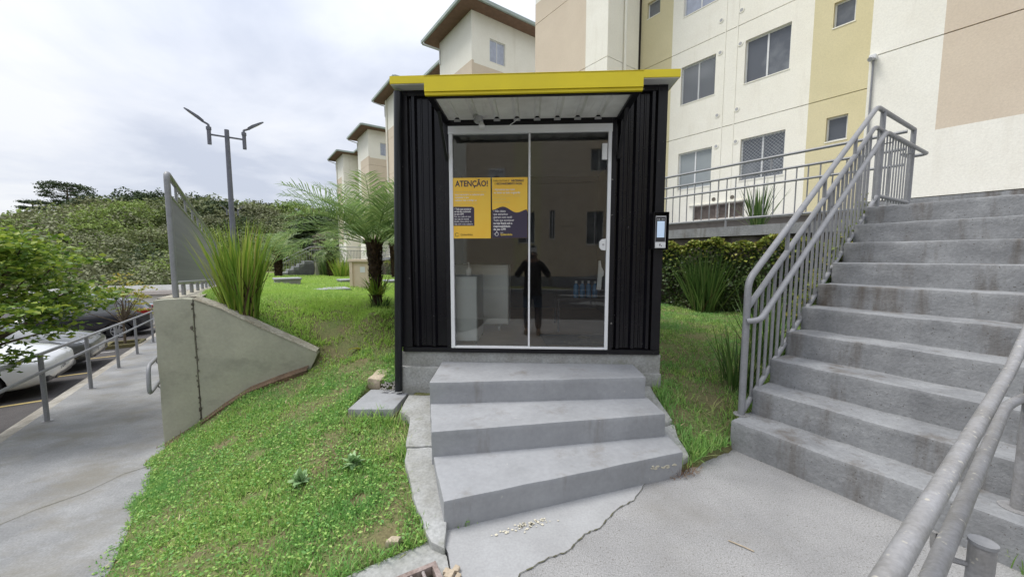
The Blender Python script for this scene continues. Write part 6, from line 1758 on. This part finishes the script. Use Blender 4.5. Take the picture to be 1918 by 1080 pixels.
def scatter(n, x0, x1, y0_, y1_, keep_bare=True):
    x = RNG.uniform(x0, x1, n); y = RNG.uniform(y0_, y1_, n)
    k = grassable(x, y); x, y = x[k], y[k]
    if keep_bare:
        pr_ = np.ones(len(x))
        for px_, py_, r_ in SOILP:
            d = np.hypot(x - px_, (y - py_) * 1.2) / r_
            pr_ = np.minimum(pr_, np.clip((d - .45) * 1.2, .06, 1))
        nf_ = nfield(x, y, 1.7, 3.3)
        pr_ *= np.clip(1.15 - np.clip(nf_ - .15, 0, 1) * 2.2, .35, 1)
        nf_ = nfield(x, y, 6.0, 5.1)
        pr_ *= np.clip(1.0 - np.clip(nf_ - .25, 0, 1) * 3.0, .30, 1)
        k = RNG.random(len(x)) < pr_; x, y = x[k], y[k]
    return x, y
def grass(name, lab, x, y, L, wd, lean, m, droop=.6, seg=2):
    z = lawn_z(x, y)
    C = np.stack([x, y, z - .004], -1)
    tall = 1 + .55 * nfield(x, y, 2.2, 9.0)
    Vv, F = blades(C, L * np.clip(tall, .5, 1.7), wd, lean, droop=droop, seg=seg)
    o = np_mesh(name, Vv, F, m)
    return tag(o, lab, 'grass', kind='stuff')
def view_ok(x, y): return (np.abs(x) < y * 1.5 + .5)
x, y = scatter(190000, -4.0, -.2, 1.0, 4.6)
k = view_ok(x, y); x, y = x[k], y[k]
grass('grass', 'bright green grass on the bank left of the kiosk steps', x, y, .044, .0075, .9, GRASS)
x, y = scatter(30000, -4.0, -.2, 1.0, 4.6); k = view_ok(x, y); x, y = x[k], y[k]
C = np.stack([x, y, lawn_z(x, y) + .018 + .02 * RNG.random(len(x))], -1)
Vv, F = leaves(C, .023, .3, .55)
CLOV = leafmat('ground_cover_leaf', [(0.14, 0.34, 0.09), (0.24, 0.46, 0.12), (0.33, 0.56, 0.14), (0.50, 0.64, 0.19)], rough=.5, trans=.4)
tag(np_mesh('ground_cover', Vv, F, CLOV), 'small leafy weeds among the grass of the front bank', 'weeds', kind='stuff')
x, y = scatter(130000, 1.1, 5.8, 2.6, 9.8)
grass('grass', 'shaded green grass between the kiosk and the stairs', x, y, .05, .010, .9, GRASS)
x, y = scatter(100000, -5.6, -1.2, 4.3, 8.5)
grass('grass', 'bright lawn behind the wing wall around the near palm', x, y, .06, .012, .8, GRASSF)
x, y = scatter(80000, -13, 1.5, 8.3, 17, False)
grass('grass', 'bright level lawn around the meter box', x, y, .085, .028, .6, GRASSF)
x, y = scatter(60000, -22, 1.5, 16.8, 34, False)
grass('grass', 'far end of the bright lawn by the small stairs', x, y, .11, .065, .6, GRASSF)
# tufts along edges of the landing and steps
ex, ey = [], []
for (p0, p1, n, w_) in (((-.46, 2.02), (-.84, 2.85), 500, .05), ((-1.02, 1.62), (-.45, 2.0), 500, .05), ((1.30, 2.70), (1.80, 2.99), 450, .05), ((1.38, 2.75), (1.36, 3.45), 350, .05), ((-1.5, 3.2), (-1.0, 3.18), 110, .03), (tuple(S(3.2, 1.66, 0)[:2]), tuple(S(5.5, 1.68, 0)[:2]), 900, .08)):
    t_ = RNG.random(n)
    ex.append(p0[0] + (p1[0] - p0[0]) * t_ + RNG.normal(0, w_, n)); ey.append(p0[1] + (p1[1] - p0[1]) * t_ + RNG.normal(0, w_, n))
ex, ey = np.concatenate(ex), np.concatenate(ey)
k = grassable(ex, ey); grass('grass', 'longer tufts along the edges of steps and landing', ex[k], ey[k], .13, .008, .55, GRASS, .9, 3)
bx0, by0 = S(3.30, -.02, 0)[:2]
xx, yy_ = 2.68 + RNG.normal(0, .05, 160), 1.74 + RNG.normal(0, .05, 160)
C = np.stack([xx, yy_, np.full(160, .0)], -1)
Vv, F = blades(C, .10, .008, .7, droop=.8, seg=3)
tag(np_mesh('grass_tuft', Vv, F, GRASS), 'grass tuft at the foot of the right handrail post', 'grass', kind='stuff')

# ------------------------------------------------------------------ small debris
rk = rough_prism('stone', [(-1.50, 3.78), (-1.36, 3.76), (-1.33, 4.1), (-1.40, 4.34), (-1.53, 4.28)], .22, .345, STONE, None, amp=.02, cuts=5, bevel=.03, freq=9)
tag(rk, 'long pale stone lying in the grass beside the black downpipe', 'stone')
rk = rough_prism('rock', [(-.70, 1.93), (-.63, 1.94), (-.62, 1.98), (-.68, 1.985)], -.01, .035, STONE, None, amp=.008, cuts=2, bevel=.01, freq=20)
tag(rk, 'small pale stone at the grass edge above the drain grate', 'stone')
for i, (x, y, s_) in enumerate(((-.285, 1.775, .022), (-.315, 1.74, .026), (-.27, 1.735, .018), (-.335, 1.77, .017))):
    p_ = rough_prism('pebble', [(x - s_, y - s_ * .7), (x + s_ * .6, y - s_), (x + s_, y + s_ * .5), (x - s_ * .3, y + s_)], -.005, s_ * 1.1, STONE, None, amp=.004, cuts=1, bevel=.004, freq=30)
    tag(p_, ['broken pale pebble farthest from the lens at the grate corner', 'largest broken pebble at the corner of the drain grate', 'small pebble on the apron beside the grate corner', 'smallest pale pebble touching the rim of the drain grate'][i], 'pebble', 'pebbles by the drain grate')
gv_ = MB()
for k in range(170):
    x, y = RNG.uniform(-1.33, -1.16), RNG.uniform(3.63, 4.15); s_ = RNG.uniform(.008, .016); z = lz(x, y) + .004
    c_ = V3(x, y, z); d_ = [c_ + V3(*RNG.normal(0, 1, 3)) * .1 * s_ + V3(a_, b_, cc) * s_ for a_, b_, cc in ((1, 0, 0), (0, 1, 0), (-1, 0, 0), (0, -1, 0), (0, 0, .8), (0, 0, -.8))]
    gv_.add(d_, [(0, 1, 4), (1, 2, 4), (2, 3, 4), (3, 0, 4), (1, 0, 5), (2, 1, 5), (3, 2, 5), (0, 3, 5)])
tag(gv_.build('gravel', mat('grey_gravel', (0.30, 0.29, 0.27), (0.18, 0.17, 0.16), rough=.9, scale=60)), 'grey gravel beside the downpipe', 'gravel', kind='stuff')
DRY = leafmat('dry_twigs', [(0.10, 0.05, 0.03), (0.22, 0.12, 0.06), (0.30, 0.20, 0.10)], rough=.9, trans=0)
n = 110
t_ = RNG.random(n)
C = np.stack([1.17 + .22 * t_ + RNG.normal(0, .03, n), 2.575 + .12 * t_ + RNG.normal(0, .02, n), np.full(n, .012)], -1)
Vv, F = blades(C, .07, .004, 1.3, droop=.2, seg=2)
tag(np_mesh('dry_twigs', Vv, F, DRY), 'brown dry stalks at the right end of the lowest kiosk step', 'litter', kind='stuff')
xd, yd = scatter(900, -4.0, 2.2, 1.2, 4.8, False); kd = view_ok(xd, yd) & grassable(xd, yd); xd, yd = xd[kd], yd[kd]
Vv, F = blades(np.stack([xd, yd, lawn_z(xd, yd) + .02], -1), .06, .009, 1.25, droop=.5, seg=2)
tag(np_mesh('dry_grass', Vv, F, leafmat('straw', [(0.30, 0.22, 0.12), (0.45, 0.36, 0.20), (0.55, 0.47, 0.30)], rough=.9, trans=.1)), 'straw coloured dry blades lying in the grass', 'grass', kind='stuff')
tw = MB().tube([(1.22, 1.98, .006), (1.28, 1.93, .008), (1.315, 1.90, .006)], .0035, 5).build('twig', STONE)
tag(tw, 'single straw coloured twig lying on the landing', 'twig')
lf = MB().add([(-2.06, 4.60, .43), (-2.02, 4.57, .46), (-1.93, 4.62, .46), (-1.90, 4.66, .43), (-1.97, 4.67, .45)], [(0, 1, 2, 3, 4)]).build('fallen_leaf', YLEAF)
tag(lf, 'yellow fallen leaf on the bank above the wing wall', 'leaf')
